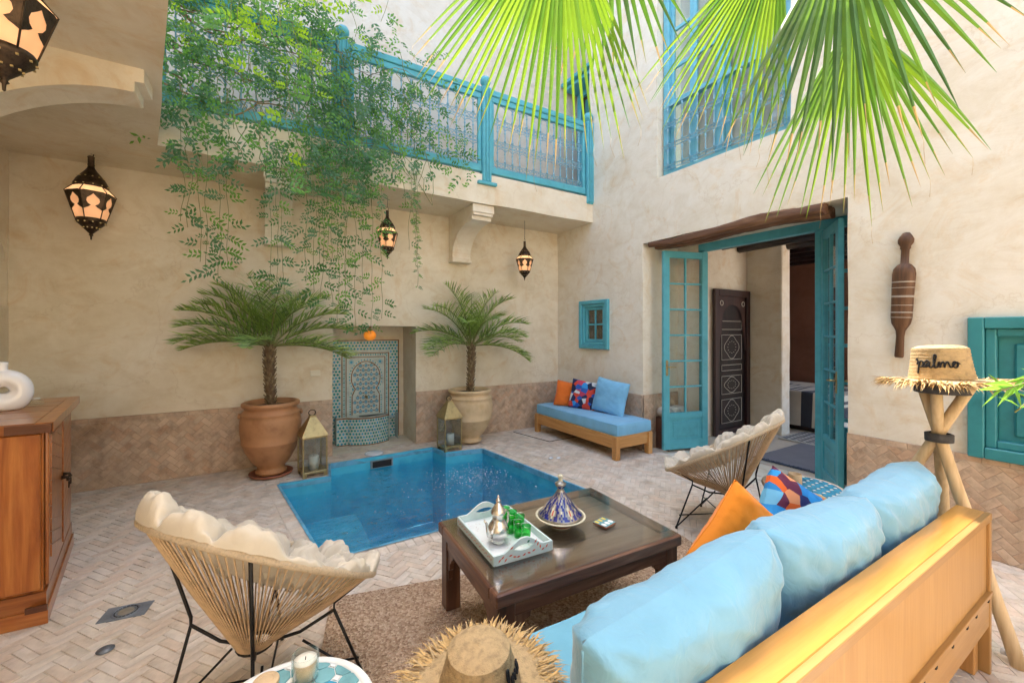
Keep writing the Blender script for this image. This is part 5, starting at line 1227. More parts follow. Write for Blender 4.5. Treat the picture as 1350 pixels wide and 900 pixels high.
FR1 = [(180, 74, .90, 88), (195, 46, .92, 66), (165, 58, .88, 75), (205, 26, .90, 62), (175, 12, .80, 50), (0, 72, .88, 88), (-15, 50, .92, 74), (12, 30, .95, 66), (-30, 15, .95, 55), (5, 5, .85, 46), (-90, 62, .80, 80), (-70, 80, .92, 70), (-110, 25, .75, 60), (-45, 60, .88, 90), (95, 75, .70, 80), (-125, 84, .90, 60), (150, 80, .92, 70), (-150, 34, .92, 62), (30, 78, .85, 70)]
date_palm('dark green date palm in the brown urn on the left', (.085, 5.02, .70), 0, .66, FR1, 2, -.015)
FR2 = [(180, 84, 1.0, 60), (195, 52, .95, 68), (170, 34, .88, 70), (205, 14, .86, 58), (0, 76, 1.0, 72), (-12, 45, .95, 75), (10, 28, .92, 62), (-28, 8, .9, 62), (-90, 60, .75, 80), (-60, 78, .90, 60), (-125, 50, .8, 80), (-45, 38, .85, 75), (-150, 20, .88, 70), (60, 80, .85, 40), (-160, 62, .92, 75), (25, 58, .9, 78)]
date_palm('grey green date palm in the pale jar on the right', (2.40, 5.08, .66), 0, .66, FR2, 9, .02)

# ------------------------------------------------------------------ climbing vine on the balcony
rv = random.Random(21)
def pinnate(mb, P, D, L, n, mats, lw=.30, lf=None):
    D = D.normalized(); S = D.cross(Vector((rv.uniform(-.4, .4), -1, rv.uniform(-.5, .5)))).normalized(); mi = rv.choice(mats)
    for i in range(n):
        s_ = (i + 1) / (n + .3); Q = P + D * L * s_ + Vector((0, 0, -L * .38 * s_ * s_))
        ll = (lf or L * .40) * (1 - .3 * abs(s_ - .5)) * rv.uniform(.8, 1.15)
        for sg in ((-1, 1) if i < n - 1 else (0,)):
            E = (D * (.55 if sg else 1) + S * sg * .8 + Vector((0, rv.uniform(-.2, .1), -.18))).normalized(); W = E.cross(Vector((rv.uniform(-.3, .3), 1, rv.uniform(-.3, .3)))).normalized() * ll * lw * .5
            up = E.cross(W).normalized() * ll * .06
            mb.add([Q, Q + E * ll * .45 + W, Q + E * ll, Q + E * ll * .45 - W, Q + E * ll * .45 + up], [(0, 1, 4), (1, 2, 4), (2, 3, 4), (3, 0, 4)], mi)
t = thing('climbing_vine', 'dense green climbing vine draped over the left end of the balcony railing', 'vine', (0, 0, 0))
lv = MB(); sm_ = MB()
wd = MB()
for k in range(9):
    z0 = rv.uniform(3.5, 4.5); P = []
    for i in range(26): x = -.74 + i * rv.uniform(.078, .088) * (1 - .05 * (k % 4)); P.append((x, 4.535 + .02 * math.sin(i * .9 + k), z0 + .22 * noise.noise(Vector((x * 1.6, k * 3.1, 0))) + .03 * math.sin(i * 1.1 + k)))
    wd.tube(P, [.009 * (1 - i / 34) for i in range(26)], 6)
wd.build('woody_stem', 'trunk_boot', t, kind='stuff')
cnt = 0
def dens(x, z):
    # x along the rail, z height; thick at the left end, thinning to the right and downwards
    d = 0
    if x < .55: d = .95 if z > 3.30 else max(0, .9 - (3.30 - z) * 2.2)
    elif x < 1.05: d = 1.1 if z < 4.15 and z > 3.2 else (.35 if z >= 4.15 else max(0, .95 - (3.2 - z) * 1.9))
    elif x < 1.75: d = (.72 - (x - 1.05) * .5) * (1 if 3.35 < z < 4.2 else (.15 if z >= 4.2 else max(0, 1.0 - (3.35 - z) * 3)))
    elif x < 2.1: d = .22 if 3.3 < z < 3.75 else .04
    if x > -.30 and x < .30 and z > 3.2 and z < 3.75: d *= .28
    return d
while cnt < 1500:
    x = rv.uniform(-.80, 2.1); z = rv.uniform(2.75, 4.72)
    cl = .45 + 1.1 * max(0, noise.noise(Vector((x * 3.3, z * 3.3, 4))) + .35)
    if rv.random() > dens(x, z) * cl: continue
    y = 4.52 - abs(rv.gauss(0, .10)) - (.05 if z < 3.45 else 0); a = rv.uniform(0, 2 * PI)
    pinnate(lv, Vector((x, y, z)), Vector((math.cos(a), rv.uniform(-.7, .1), math.sin(a) * .6 - .35)), rv.uniform(.09, .16), rv.choice((3, 4, 4)), (0, 0, 1, 2, 1, 2, 0, 1, 3) if x < .4 and z > 3.9 else (0, 1, 2, 0, 2, 1), .44)
    cnt += 1
for k in range(46):
    x = rv.uniform(-.72, 1.5); z = rv.uniform(3.9, 4.6); P = [Vector((x, 4.50, z))]
    for i in range(12): P.append(P[-1] + Vector((rv.uniform(-.05, .09), rv.uniform(-.025, .02), -.10 + rv.uniform(-.03, .04)))); P[-1].y = min(4.53, P[-1].y)
    sm_.tube(P, .0035, 4)
def strand(u, v0, v1, y, mats=(0, 2, 1), L=.125, gap=.125, w=.012, lw=.40):
    x = py_(u, y); z0 = zv(v0, x, y); z1 = zv(v1, x, y); n = max(3, int((z0 - z1) / .05)); P = []; ox = rv.uniform(0, 9)
    for i in range(n + 1): P.append(Vector((x + w * 3 * noise.noise(Vector((ox, i * .18, 0))), y + w * 2 * noise.noise(Vector((ox, i * .18, 5))), lerp(z0, z1, i / n))))
    sm_.tube(P, .0022, 4)
    acc = rv.uniform(0, .1)
    for i in range(1, n + 1):
        acc += .05
        if acc > gap * rv.uniform(.5, 1.8):
            acc = 0
            for sg in (-1, 1):
                if rv.random() < .8: pinnate(lv, P[i] + Vector((0, 0, rv.uniform(-.03, .03))), Vector((sg * 1.0, rv.uniform(-.7, .3), rv.uniform(-.45, .5))), L * rv.uniform(.55, 1.2), rv.choice((4, 5)), mats, lw)
    return P
def py_(u, y):
    s_ = (u - 675) / 548.; return y * (.516 + s_ * .8566) / (.8566 - s_ * .516)
def zv(v, x, y): return 1.5 + (436 - v) / 548. * depth_of(x, y)
for (u, v0, v1) in [(241, 150, 292), (250, 210, 300), (262, 200, 345), (272, 190, 362), (290, 170, 365), (300, 180, 352), (356, 190, 385), (365, 200, 372), (372, 200, 388), (404, 190, 372), (415, 200, 385), (425, 210, 392), (437, 190, 400), (446, 220, 425), (455, 210, 408), (468, 220, 432), (478, 230, 395), (490, 240, 440), (503, 240, 420), (455, 230, 375), (540, 250, 330), (420, 200, 350), (432, 210, 340)]:
    strand(u, v0, v1, 4.44 + rv.uniform(-.05, .05))
for k in range(9): strand(rv.uniform(395, 480), 190, rv.uniform(225, 300), 4.45 + rv.uniform(-.06, .05), gap=.07, L=.11)
for u, v1 in ((548, 350), (550, 378), (544, 300)): strand(u, 215, v1, 4.47, gap=.028, L=.045, lw=.5)
sm_.build('stem', 'stem', t, kind='stuff'); lv.build('foliage', ['vine_a', 'vine_b', 'vine_c', 'vine_lime'], t, kind='stuff')
t = thing('hanging_creeper', 'yellow green creeper hanging from above in front of the vine', 'creeper', (0, 0, 0))
lv = MB(); sm_ = MB()
for (u, v0, v1, y, g) in ((378, -330, 250, 3.7, .14), (392, -330, 75, 3.75, .07), (345, -330, 62, 3.8, .08), (362, -330, 35, 3.8, .07), (420, -330, 15, 3.8, .12), (470, -330, 50, 3.8, .14), (505, -330, 30, 3.8, .2), (410, 40, 125, 3.85, .06), (300, -330, 40, 3.8, .1), (325, -330, 90, 3.85, .09)):
    strand(u, v0, v1, y, (0, 0, 1), .15, g, .03, .46)
sm_.build('stem', 'stem', t, kind='stuff'); lv.build('foliage', ['vine_lime', 'vine_b'], t, kind='stuff')

# ------------------------------------------------------------------ fan palm overhead
def at(u, v, d):
    s_ = (u - 675) / 548.; return Vector(((.516 + s_ * .8566) * d, (.8566 - s_ * .516) * d, 1.5 + (436 - v) / 548. * d))
def fan(t, apex, axis, nrm, L, a0, a1, n, mats, seed, droop=.10, crown=None, tipdry=.5, joined=.46):
    rf = random.Random(seed); axis = axis.normalized(); side = axis.cross(nrm).normalized(); nrm = side.cross(axis).normalized(); m = MB(); st = (a1 - a0) / n; maxv = 0
    K = 8
    for i in range(n):
        th = a0 + (i + .5) * st; ln = L * (.62 + .38 * math.cos(th * 1.1)) * rf.uniform(.93, 1.06); tw = rf.uniform(-.5, .5); bend = rf.uniform(.5, 1.5) * droop; kick = rf.uniform(-.02, .02)
        rows = []
        for k in range(K + 1):
            s_ = k / K
            hw = 1.15 * math.tan(st / 2) * ln * (s_ if s_ < joined else joined * max(.03, (1 - (s_ - joined) / (1 - joined)) ** .8))
            th2 = th + kick * max(0, s_ - joined)
            D = axis * math.cos(th2) + side * math.sin(th2); S = side * math.cos(th2) - axis * math.sin(th2)
            c = apex + D * (s_ * ln) + Vector((0, 0, -bend * s_ ** 3 * ln)) + nrm * (-.10 * s_ * s_ * ln * (th * th)); f_ = nrm * hw * .75
            S2 = (S * math.cos(tw * max(0, s_ - joined)) + nrm * math.sin(tw * max(0, s_ - joined))).normalized()
            rows += [c - S2 * hw, c + f_, c + S2 * hw]
        mi = rf.randrange(len(mats) - 1); fs = []; mm = []
        for k in range(K):
            for q in (0, 1): fs.append((k * 3 + q, k * 3 + q + 1, k * 3 + q + 4, k * 3 + q + 3)); mm.append(len(mats) - 1 if (k == K - 1 and rf.random() < tipdry) else mi)
        m.add(rows, fs, mm, False)
        if rf.random() < .22:
            e = Vector(rows[-2]); p = [e, e + Vector((rf.uniform(-.01, .01), 0, -.03)), e + Vector((rf.uniform(-.02, .02), 0, -.07))]; m.tube(p, .0007, 3, len(mats) - 1)
    fo = m.build('frond', mats, t)
    if crown is not None:
        mid = (apex + crown) / 2 + Vector((0, 0, .12)); MB().tube([apex + axis * .03, apex, apex.lerp(mid, .5) , mid, crown], [.004, .009, .010, .012, .018], 6).build('petiole', 'stem', fo)
    return fo
CR = Vector((1.65, .80, 4.15))
t = thing('fan_palm', 'tall fan palm whose bright green fronds hang into the top of the view', 'palm', (0, 0, 0))
tn_ = [Vector((2.5, -.9, 0)), Vector((2.45, -.8, 1.0)), Vector((2.3, -.5, 2.2)), Vector((2.0, .15, 3.3)), Vector((1.65, .8, 4.2))]
tk = []
for i in range(25):
    f_ = i / 24 * 4; k = min(3, int(f_)); tk.append(tn_[k].lerp(tn_[k + 1], f_ - k) + Vector((.006 * math.sin(i * 2), 0, 0)))
MB().tube(tk, [.10 + .008 * (i % 2) for i in range(25)], 12).build('trunk', 'trunk', t)
view = lambda p: (Vector((0, 0, 1.5)) - p).normalized()
def hang(u, v, d, du, dv, back, L, a0, a1, n, mats, seed, droop=.08, **k):
    ap = at(u, v, d); ax = at(u + du, v + dv, d + back) - ap; return fan(t, ap, ax, view(ap), L, R(a0), R(a1), n, mats, seed, droop, CR, **k)
hang(742, -120, 1.50, -55, 300, .10, .84, -42, 44, 31, ['fan_backlit', 'fan_a', 'fan_mid', 'fan_backlit', 'fan_tip'], 1, .06)
hang(800, -130, 1.75, 5, 300, .10, .66, -34, 26, 14, ['fan_a', 'fan_shaded', 'fan_a', 'fan_tip'], 2)
hang(1030, -95, 1.62, -120, 260, .15, .76, -30, 26, 22, ['fan_backlit', 'fan_backlit', 'fan_a', 'fan_tip'], 3)
hang(1112, -105, 1.36, -15, 300, .05, .70, -58, 32, 24, ['fan_shaded', 'fan_mid', 'fan_shaded', 'fan_tip'], 4, tipdry=.35)
hang(1125, 20, 1.80, -25, 300, .05, .80, -40, 28, 22, ['fan_a', 'fan_backlit', 'fan_mid', 'fan_tip'], 5)
for k, (az, el) in enumerate([(70, 62), (100, 50), (125, 58), (45, 55), (150, 40), (20, 45), (90, 75), (-30, 35), (-80, 30), (200, 35), (-130, 40)]):  # extra crown fronds above the view, added to dapple the sun below
    D = Vector((math.cos(R(az)) * math.cos(R(el)), math.sin(R(az)) * math.cos(R(el)), math.sin(R(el)))); ap = CR + D * (.75 + .25 * (k % 3) * .6)
    fan(t, ap, D + Vector((0, 0, -.35)), Vector((0, 0, 1)) + D * .2, .85, R(-80), R(80), 30, ['fan_a', 'fan_backlit', 'fan_shaded', 'fan_tip'], 50 + k, .25, CR)


# ------------------------------------------------------------------ straw hats
def catmull(P, n=6):
    out = []
    for i in range(len(P) - 1):
        p0, p1, p2, p3 = P[max(i - 1, 0)], P[i], P[i + 1], P[min(i + 2, len(P) - 1)]
        for k in range(n):
            u = k / n; out.append(tuple(.5 * ((2 * b) + (-a + c) * u + (2 * a - 5 * b + 4 * c - d) * u * u + (-a + 3 * b - 3 * c + d) * u ** 3) for a, b, c, d in zip(p0, p1, p2, p3)))
    out.append(P[-1]); return out
WORD = [[(-.10, .62), (-.05, .75), (.02, .55)],
        [(-.02, .30), (.10, .55), (.12, .40), (.10, -.45), (.14, .30), (.28, .58), (.42, .42), (.36, .12), (.18, .10)],
        [(.36, .12), (.50, .10), (.74, .50), (.60, .58), (.50, .35), (.58, .08), (.74, .22), (.80, .50), (.80, .10), (.92, .06), (1.08, .45), (1.18, .98), (1.06, 1.05), (1.02, .70), (1.08, .08), (1.22, .10), (1.30, .46), (1.36, .40), (1.36, .06), (1.42, .34), (1.52, .50), (1.58, .30), (1.58, .06), (1.66, .38), (1.78, .48), (1.84, .24), (1.90, .08), (2.02, .16), (2.20, .50), (2.06, .46), (2.04, .16), (2.20, .06), (2.32, .28), (2.26, .48), (2.44, .34)]]
def straw_hat(label, loc, rot, rc0, rc1, hc, rb_, fr, seed, phi, letters=True, wave=.015, group='straw hats with black lettering', word=None, sc=1):
    rh = random.Random(seed); t = thing('straw_hat', label, 'hat', loc, rot, group)
    def ridge(r, z, k): return (r + .0012 * (k % 2), z)
    pr = [(.001, hc + .004)]; n = int(rc1 / .0085)
    for i in range(1, n + 1): pr += [(rc1 * .94 * i / n - .002, hc + .003 - .010 * (i / n) ** 6), (rc1 * .94 * i / n, hc + .0005 - .010 * (i / n) ** 6)]
    pr.append((rc1, hc - .012)); m = int(hc / .009)
    for i in range(m): s_ = i / m; r = lerp(rc1, rc0, s_ ** 1.3) + .0015 * (i % 2); pr.append((r + .002, hc - .014 - (hc - .016) * s_)); pr.append((r, hc - .018 - (hc - .016) * s_))
    cr = MB().lathe(pr, 40); cr.build('crown', 'straw', t)
    bz = lambda r, a: wave * math.sin(2 * a + seed) * (max(0, r - rc0) / rb_) ** 1.2 + .010 * math.sin(5 * a + seed) * ((r - rc0) / rb_) ** 2 - .02 * ((r - rc0) / rb_)
    nb = int((rb_ - rc0) / .0055)
    def bf(u, v):
        i = round(u * nb); r = lerp(rc0 - .004, rb_, u); a = v * 2 * PI; return (r * math.cos(a), r * math.sin(a), bz(r, a) + .0022 * (i % 2))
    b = MB(); b.grid(bf, nb, 56); b.build('brim', 'straw', t)
    f = MB()
    for i in range(950):
        a = rh.uniform(0, 2 * PI); r0 = rb_ - rh.uniform(.0, .03); L = fr * rh.uniform(.6, 1.25); da = rh.gauss(0, .12); z = bz(r0, a)
        D = Vector((math.cos(a + da * 2.2), math.sin(a + da * 2.2), rh.uniform(-.5, .30))).normalized(); W = D.cross(Vector((0, 0, 1))).normalized() * .0026 + Vector((0, 0, rh.uniform(-.0014, .0014)))
        P = Vector((r0 * math.cos(a), r0 * math.sin(a), z + rh.uniform(-.002, .004))); Q = P + D * L * .6; T = P + D * L + Vector((0, 0, -L * rh.uniform(0, .35)))
        f.add([P - W, P + W, Q + W, T, Q - W], [(0, 1, 2, 4), (4, 2, 3)], 0 if rh.random() < .65 else 1)
    f.build('straw_fringe', ['straw_orange', 'straw'], t, kind='stuff')
    if letters:
        lw = MB()
        for st in WORD:
            P = []
            for x, y in catmull(st):
                zz = .35 * hc + y * .36 * hc * sc; s_ = 1 - (zz / hc); r = lerp(rc1, rc0, max(0, min(1, s_)) ** 1.3) + .005; a = phi + (x - 1.2) * .56 * sc
                P.append((r * math.cos(a), r * math.sin(a), zz))
            lw.tube(P, .0034, 5)
        lw.build('stitched_lettering', 'yarn', t)
    return t
hd = math.atan2(-.67, -2.86)
straw_hat('frayed straw hat with black lettering resting on top of the wooden tripod', (2.835, .655, 1.262), (R(-3), R(2), 0), .118, .100, .165, .20, .068, 3, hd - .1, wave=.022)
straw_hat('frayed straw hat lying on the sofa seat beside the blue mosaic table', (.565, 1.125, .435), (R(2), R(-3), 0), .125, .092, .125, .21, .075, 8, R(-62))
# wooden tripod
t = thing('tripod_stand', 'pale wooden tripod of three crossed poles bound with dark straps', 'stand', (2.86, .67, 0))
for (fx, fy), (tx, ty) in (((.03, -.25), (-.012, .062)), ((.14, .48), (-.034, -.118)), ((.39, .05), (-.096, -.012))):
    P = [Vector((lerp(fx, tx, i / 10) + .005 * math.sin(i * 1.7 + fx * 9), lerp(fy, ty, i / 10), lerp(.0, 1.245, i / 10))) for i in range(11)]
    MB().tube(P, [.027, .027, .026, .026, .025, .026, .025, .024, .024, .023, .022], 12).build('pole', 'pole', t)
MB().lathe([(.040, .955), (.052, .958), (.053, .995), (.041, .999)], 18, M=Matrix.Translation((-.003, -.002, 0))).build('strap', 'strap', t)
MB().lathe([(.098, 1.20), (.102, 1.20), (.102, 1.245), (.098, 1.245)], 24, M=Matrix.Translation((-.03, -.02, 0))).build('strap', 'strap', t)

# ------------------------------------------------------------------ mosaic side tables
def mosaic_table(label, loc, z, r, cols_, seed, stuff=False):
    rm = random.Random(seed); t = thing('mosaic_table', label, 'side table', loc, group='round mosaic side tables')
    MB().lathe([(0, z - .03), (r - .012, z - .03), (r, z - .026), (r + .004, z - .012), (r, z - .002), (r - .004, z), (r - .022, z), (r - .023, z - .003), (0, z - .003)], 56).build('top', 'white_paint' if not stuff else 'mortar', t)
    p = .056; st = MB(); k = 0
    for i in range(-6, 7):
        for j in range(-6, 7):
            x, y = i * p, j * p
            rad = r - .026
            oc = [(x + .0272 * math.cos(a) * 1.06, y + .0272 * math.sin(a) * 1.06) for a in [PI / 8 + q * PI / 4 for q in range(8)]]
            for kind, P in ((0, oc), (1, [(x + p / 2 + .0105 * math.cos(q * PI / 2), y + p / 2 + .0105 * math.sin(q * PI / 2)) for q in range(4)])):
                for q in range(24):
                    a = 2 * PI * q / 24; P = clip(P, (rad * math.cos(a), rad * math.sin(a)), (-math.cos(a), -math.sin(a)))
                    if len(P) < 3: break
                if len(P) < 3 or area(P) < 3e-5: continue
                if kind == 0 and not stuff:
                    o_ = MB(); slabpoly(o_, P, z - .003, z + .0006, 0, .0008); o_.build('tile', rm.choice(cols_), t)
                else: slabpoly(st, P, z - .003, z + .0006, 1 if kind else 0, .0008)
    st.build('mosaic', [cols_[0], 'white_paint'], t, kind='stuff')
    MB().tube([(r * .9 * math.cos(a), r * .9 * math.sin(a), z - .038) for a in [i * PI / 12 for i in range(24)]], .008, 6, closed=True).build('hoop', 'black_metal', t)
    for a in (.5, .5 + 2 * PI / 3, .5 + 4 * PI / 3): MB().tube([(r * .88 * math.cos(a), r * .88 * math.sin(a), z - .04), (r * .55 * math.cos(a), r * .55 * math.sin(a), z * .45), (r * .95 * math.cos(a), r * .95 * math.sin(a), .004)], .007, 6).build('leg', 'black_metal', t)
    return t
mosaic_table('round side table with blue and aqua mosaic top at the bottom edge', (.045, 1.205, 0), .50, .225, ['tile_sky', 'tile_aqua', 'tile_pale', 'tile_blue', 'tile_pale'], 4)
mosaic_table('round side table with teal mosaic top beside the open door leaf', (3.24, 1.44, 0), .42, .245, ['tile_blue'], 5, True)
t = thing('jar_candle', 'white candle in a clear amber glass jar on the mosaic table', 'candle', (.108, 1.335, .5012))
MB().lathe([(0, .001), (.034, .001), (.036, .005), (.036, .068), (.034, .070), (.033, .066), (.033, .006), (0, .005)], 28).build('jar', 'clear_glass', t)
MB().lathe([(0, .0065), (.0318, .0065), (.0318, .052), (.015, .050), (0, .051)], 24, mfun=lambda i, k: 0 if i > 1 else 1).build('wax', ['wax', 'cream_wood'], t); MB().tube([(0, 0, .05), (.001, 0, .060)], .0012, 4).build('wick', 'yarn', t)
t = thing('wooden_disc', 'round pale wooden disc lying beside the jar candle', 'coaster', (.01, 1.365, .5012)); MB().lathe([(0, 0), (.032, 0), (.034, .003), (.034, .011), (.031, .014), (0, .0145)], 28).build('plate', 'cream_wood', t); MB().lathe([(.018, .0145), (.021, .0165), (.024, .0145)], 24).build('groove_ring', 'cream_wood', t)
t = thing('wooden_cup', 'small pale wooden cup standing on the far mosaic table', 'cup', (3.21, 1.475, .4212)); MB().lathe([(0, 0), (.038, 0), (.041, .004), (.041, .075), (.039, .078), (.036, .076), (.036, .02), (0, .02)], 24).build('wall', 'cream_wood', t)
t = thing('straw_basket', 'round straw basket with black lettering below the far mosaic table', 'basket', (2.935, 1.275, 0)); pr = []
for i in range(30): pr += [(lerp(.075, .105, i / 30) + .0025, i * .0155), (lerp(.075, .105, i / 30), i * .0155 + .008)]
MB().lathe([(0, 0)] + pr + [(.10, .462), (.05, .475), (0, .478)], 30).build('body', 'straw', t)
lw = MB()
for st in WORD[2:]:
    P = []
    for x, y in catmull(st): a = hd + .25 + (x - 1.6) * .62; zz = .33 + y * .05; P.append((.106 * math.cos(a), .106 * math.sin(a), zz))
    lw.tube(P, .0036, 5)
lw.build('stitched_lettering', 'yarn', t)

# ------------------------------------------------------------------ small things on the floor
t = thing('floor_drain', 'grey metal floor drain with a ring of slots between cabinet and chair', 'drain', (-.62, 2.965, .0015), (0, 0, R(-10)))
MB().box((-.10, -.062, -.004), (.10, .062, .003), bev=.001).build('plate', 'grey_metal', t); MB().lathe([(.052, .003), (.054, .0052), (.060, .0055), (.062, .003)], 32).build('ring', 'grey_metal', t)
for k in range(18): MB().box((-.006, -.0022, .0032), (.006, .0022, .0048), M=Matrix.Translation((.047 * math.cos(k * PI / 9), .047 * math.sin(k * PI / 9), 0)) @ Matrix.Rotation(k * PI / 9 + PI / 2, 4, 'Z')).build('slot', 'dark_hole', t)
MB().lathe([(0, .0034), (.030, .0040), (.034, .0034)], 24).build('cap', 'steel', t)
tag(MB().lathe([(0, .012), (.09, .012), (.108, .008), (.112, .0), (.10, .0)], 36).build('skimmer_lid', 'white_ceramic', loc=(1.18, 5.235, .001)), 'round white plastic skimmer lid on the paving behind the pool', 'lid')
t = thing('floor_hatch', 'thin dark outline of a floor hatch before the daybed', 'hatch', (0, 0, .0012)); HP = [(3.20, 5.27), (3.336, 4.56), (3.94, 4.58), (3.95, 5.27)]
for i in range(3): MB().tube([(*HP[i], 0), (*HP[i + 1], 0)], .006, 4).build('edge_strip', 'bronze', t)
for k, (x, y) in enumerate(((2.905, 3.94), (2.985, 3.90))): tag(MB().lathe([(0, 0), (.02, 0), (.026, .008), (.018, .017), (0, .02)], 10, M=Matrix.Diagonal((1.3, .8, 1, 1))).build('white_pebble', 'white_ceramic', loc=(x, y, .0015)), ('white pebble nearer the pool on the paving before the daybed', 'white pebble farther from the pool on the paving before the daybed')[k], 'pebble', 'pebbles by the pool')
tag(MB().lathe([(0, 0), (.03, 0), (.034, .004), (0, .006)], 16).build('floor_bung', 'grey_metal', loc=(-.63, 2.66, .0)), 'small round grey cap set in the paving by the cabinet', 'cap')
tag(MB().lathe([(0, 0), (.028, 0), (.03, .003), (0, .005)], 14).build('floor_bung', 'bronze', loc=(-.72, 4.35, .0)), 'small dark round cap set in the paving near the back dado', 'cap')
t = thing('plastic_bottle', 'crumpled clear plastic bottle lying behind the sofa end', 'bottle', (2.95, .60, .036), (R(92), 0, R(-14)))
MB().lathe([(0, -.13), (.024, -.13), (.033, -.12), (.034, -.08), (.030, -.06), (.034, -.04), (.031, -.02), (.034, 0), (.031, .02), (.034, .04), (.030, .08), (.014, .115), (.013, .13)], 18).build('body', 'clear_glass', t); MB().lathe([(0, .145), (.014, .145), (.0145, .128), (.012, .128)], 14).build('screw_cap', 'white_ceramic', t)

# leafy plant whose twig reaches in from the right edge
t = thing('potted_shrub', 'bright green leafy twig reaching in front of the green shutter', 'plant', (2.66, -.10, 0))
MB().lathe([(0, 0), (.12, 0), (.15, .25), (.165, .27), (.155, .28), (.14, .26), (0, .25)], 28).build('plant_pot', 'terracotta', t)
rv.seed(5); tw = MB(); tl = MB()
for tgt, n in (((-.20, .52, 1.26), 30), ((-.10, .47, 1.31), 24), ((-.12, .48, 1.18), 20)):
    P = [Vector((0, 0, .25)), Vector((.03, .05, .7)), Vector((.03, .22, 1.15)), Vector((.0, .36, 1.32)), Vector(tgt)]; P = [Vector(p) for p in catmull([tuple(p) for p in P], 6)]; tw.tube(P, [lerp(.008, .0025, i / len(P)) for i in range(len(P))], 6)
    for i in range(n):
        Q = P[int(lerp(len(P) * .62, len(P) - 1, i / n))]; D = Vector((rv.uniform(-1, .6), rv.uniform(-.8, .8), rv.uniform(-1, .5))).normalized(); L = rv.uniform(.06, .12); W = D.cross(Vector((rv.uniform(-1, 1), 1, rv.uniform(-1, 1)))).normalized() * L * .13; U = D.cross(W).normalized() * L * .05
        tl.add([Q, Q + D * L * .4 + W, Q + D * L + Vector((0, 0, -L * .2)), Q + D * L * .4 - W, Q + D * L * .4 + U], [(0, 1, 4), (1, 2, 4), (2, 3, 4), (3, 0, 4)])
tw.build('stem', 'stem', t); tl.build('foliage', 'twig_leaf', t, kind='stuff')

# ------------------------------------------------------------------ inside the bedroom
t = thing('carved_cupboard', 'tall dark carved cupboard with keyhole arch inside the doorway', 'cupboard', (5.50, 3.60, 0))
CW, CH = .88, 2.10
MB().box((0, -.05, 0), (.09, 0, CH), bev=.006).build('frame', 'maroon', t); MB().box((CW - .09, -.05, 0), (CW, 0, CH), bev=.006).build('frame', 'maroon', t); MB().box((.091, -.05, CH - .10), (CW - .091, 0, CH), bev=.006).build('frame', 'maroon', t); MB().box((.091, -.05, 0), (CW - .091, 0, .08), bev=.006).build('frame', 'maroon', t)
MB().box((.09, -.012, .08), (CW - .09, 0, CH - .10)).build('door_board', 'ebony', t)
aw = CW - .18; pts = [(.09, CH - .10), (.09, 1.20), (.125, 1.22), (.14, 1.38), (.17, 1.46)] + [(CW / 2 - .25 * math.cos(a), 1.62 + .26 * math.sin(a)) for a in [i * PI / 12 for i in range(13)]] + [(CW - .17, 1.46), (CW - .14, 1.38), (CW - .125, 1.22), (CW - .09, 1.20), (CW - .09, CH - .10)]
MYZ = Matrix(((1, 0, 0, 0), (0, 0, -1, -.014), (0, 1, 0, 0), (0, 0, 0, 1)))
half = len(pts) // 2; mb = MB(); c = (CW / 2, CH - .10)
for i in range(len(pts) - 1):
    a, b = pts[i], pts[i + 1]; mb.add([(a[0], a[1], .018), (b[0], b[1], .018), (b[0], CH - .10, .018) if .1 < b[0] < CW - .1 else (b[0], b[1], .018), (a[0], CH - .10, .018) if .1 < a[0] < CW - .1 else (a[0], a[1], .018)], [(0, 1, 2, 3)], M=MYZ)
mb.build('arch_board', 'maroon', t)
for z0, z1 in ((.14, .52), (.56, .86), (.90, 1.02), (1.06, 1.46), (1.50, 1.66)):
    MB().box((.17, -.020, z0), (CW - .17, -.012, z1), bev=.004).build('panel', 'ebony', t)
    inl = MB()
    for dx, dz in ((.02, .02),): inl.tube([(.17 + dx, -.022, z0 + dz), (CW - .17 - dx, -.022, z0 + dz), (CW - .17 - dx, -.022, z1 - dz), (.17 + dx, -.022, z1 - dz)], .003, 4, closed=True)
    h_ = (z1 - z0) / 2 - .045
    if h_ > .08:
        inl.tube([(CW / 2 + .17 * math.cos(a) * (1 + .10 * math.cos(4 * a)), -.022, (z0 + z1) / 2 + h_ * math.sin(a) * (1 + .10 * math.cos(4 * a))) for a in [i * PI / 16 for i in range(32)]], .003, 4, closed=True)
        for k in range(12): a = k * PI / 6; inl.box((-.004, -.003, -.004), (.004, .003, .004), M=Matrix.Translation((CW / 2 + .10 * math.cos(a), -.022, (z0 + z1) / 2 + h_ * .55 * math.sin(a))))
    inl.build('bone_inlay', 'wax', t, kind='stuff')
for x in (.17, CW - .17): MB().tube([(x + .035 * math.cos(a), -.036, CH - .20 + .035 * math.sin(a)) for a in [i * PI / 8 for i in range(16)]], .004, 5, closed=True).build('rosette', 'wax', t)
t = thing('bed', 'bed under a cream cover seen through the doorway', 'bed', (6.95, 2.62, 0)); BW, BL = 1.6, 1.5
MB().box((.06, .04, .0), (BW, BL, .22), bev=.01).build('base', 'maroon', t)
mattress(.02, .0, .20, BW, BL, .56, 31, .06).build('mattress', 'white_cloth', t)
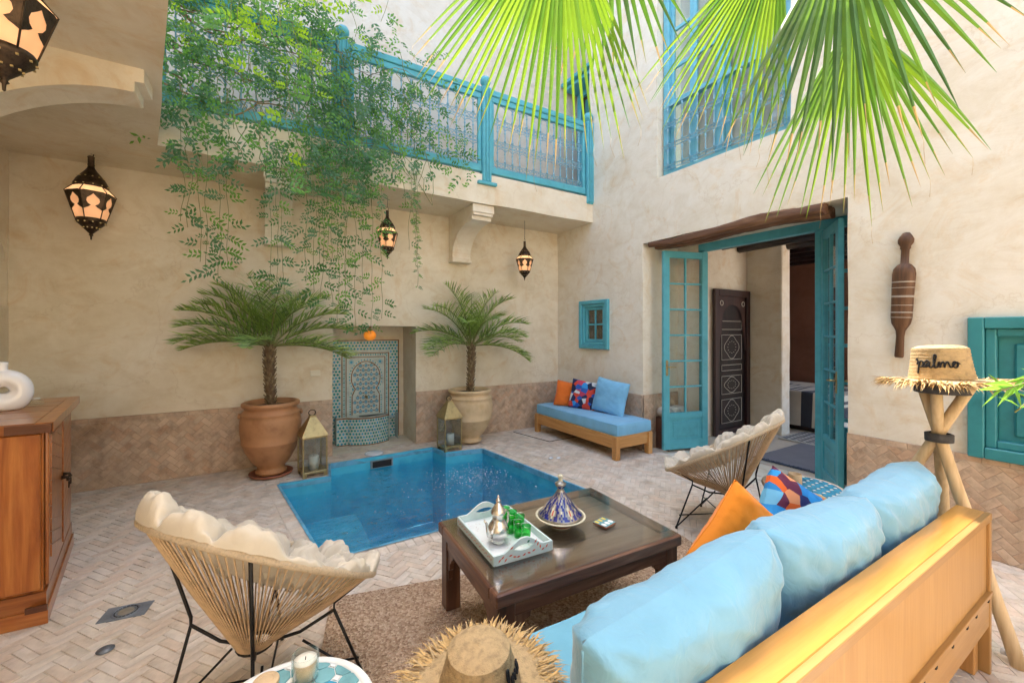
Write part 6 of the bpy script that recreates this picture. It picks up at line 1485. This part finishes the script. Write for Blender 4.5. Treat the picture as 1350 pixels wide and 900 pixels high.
t = thing('striped_blanket', 'cream blanket with dark stripes draped over the bed', 'blanket', (6.95, 2.62, 0)); bk = MB()
def bl(u, v):
    # u: along the bed side (y), v: from hem up the side over the top
    y = lerp(-.02, BL + .02, u); s_ = v * 1.45; w = .012 * math.sin(y * 17) * max(0, 1 - s_ / .45)
    if s_ < .50: return (-.02 - .03 * (1 - s_ / .5) + w, y, .08 + s_)
    return (-.02 + (s_ - .50), y, .585 + .008 * math.sin(y * 9 + s_ * 7))
bk.grid(bl, 40, 60, mfun=lambda u, v: 1 if (int(u * 24) in (3, 4, 5, 6, 7, 10, 11, 14, 16, 17, 18) and not (int(u * 96) % 4 == 0)) else 0)
bk.grid(lambda u, v: (lerp(-.03, BW, u), -.025 - .02 * math.sin(u * 20) * (1 - v), lerp(.08, .585, v)), 40, 12, mfun=lambda u, v: 1 if .35 < v < .8 and int(v * 40) % 4 else 0)
bk.build('cloth', ['white_cloth', 'stripe_dark'], t)
for nm, lab, x0, y0, x1, y1, m_, seed in (('bedroom_rug', 'flat grey rug with blue fringe just inside the doorway', 5.02, 1.75, 6.15, 2.75, 'rug_grey', 1), ('bedroom_rug', 'pale woven rug with dark diamonds in front of the bed', 6.20, 1.9, 6.88, 3.05, 'rug_white', 2)):
    t = thing(nm, lab, 'rug', (x0, y0, .003)); W_, L_ = x1 - x0, y1 - y0
    MB().grid(lambda u, v: (u * W_, v * L_, .008 + .003 * noise.noise(Vector((u * 5, v * 5, seed)))), 16, 16).build('pile', m_, t)
    fr_ = MB()
    for k in range(90): y = k / 90 * L_; fr_.box((-.04 - .01 * rv.random(), y, .0), (.005, y + .006, .008 + .01 * rv.random()))
    fr_.build('fringe', 'fringe_blue' if seed == 1 else 'white_cloth', t, kind='stuff')
    if seed == 2:
        dm = MB()
        for i in range(8):
            for j in range(12): dm.prism([(x, y) for x, y in [(.05 + i * .085 + .025 * math.cos(a), .05 + j * .095 + .035 * math.sin(a)) for a in [q * PI / 2 for q in range(4)]]], .010, .013)
        dm.build('woven_diamonds', 'stripe_dark', t, kind='stuff')
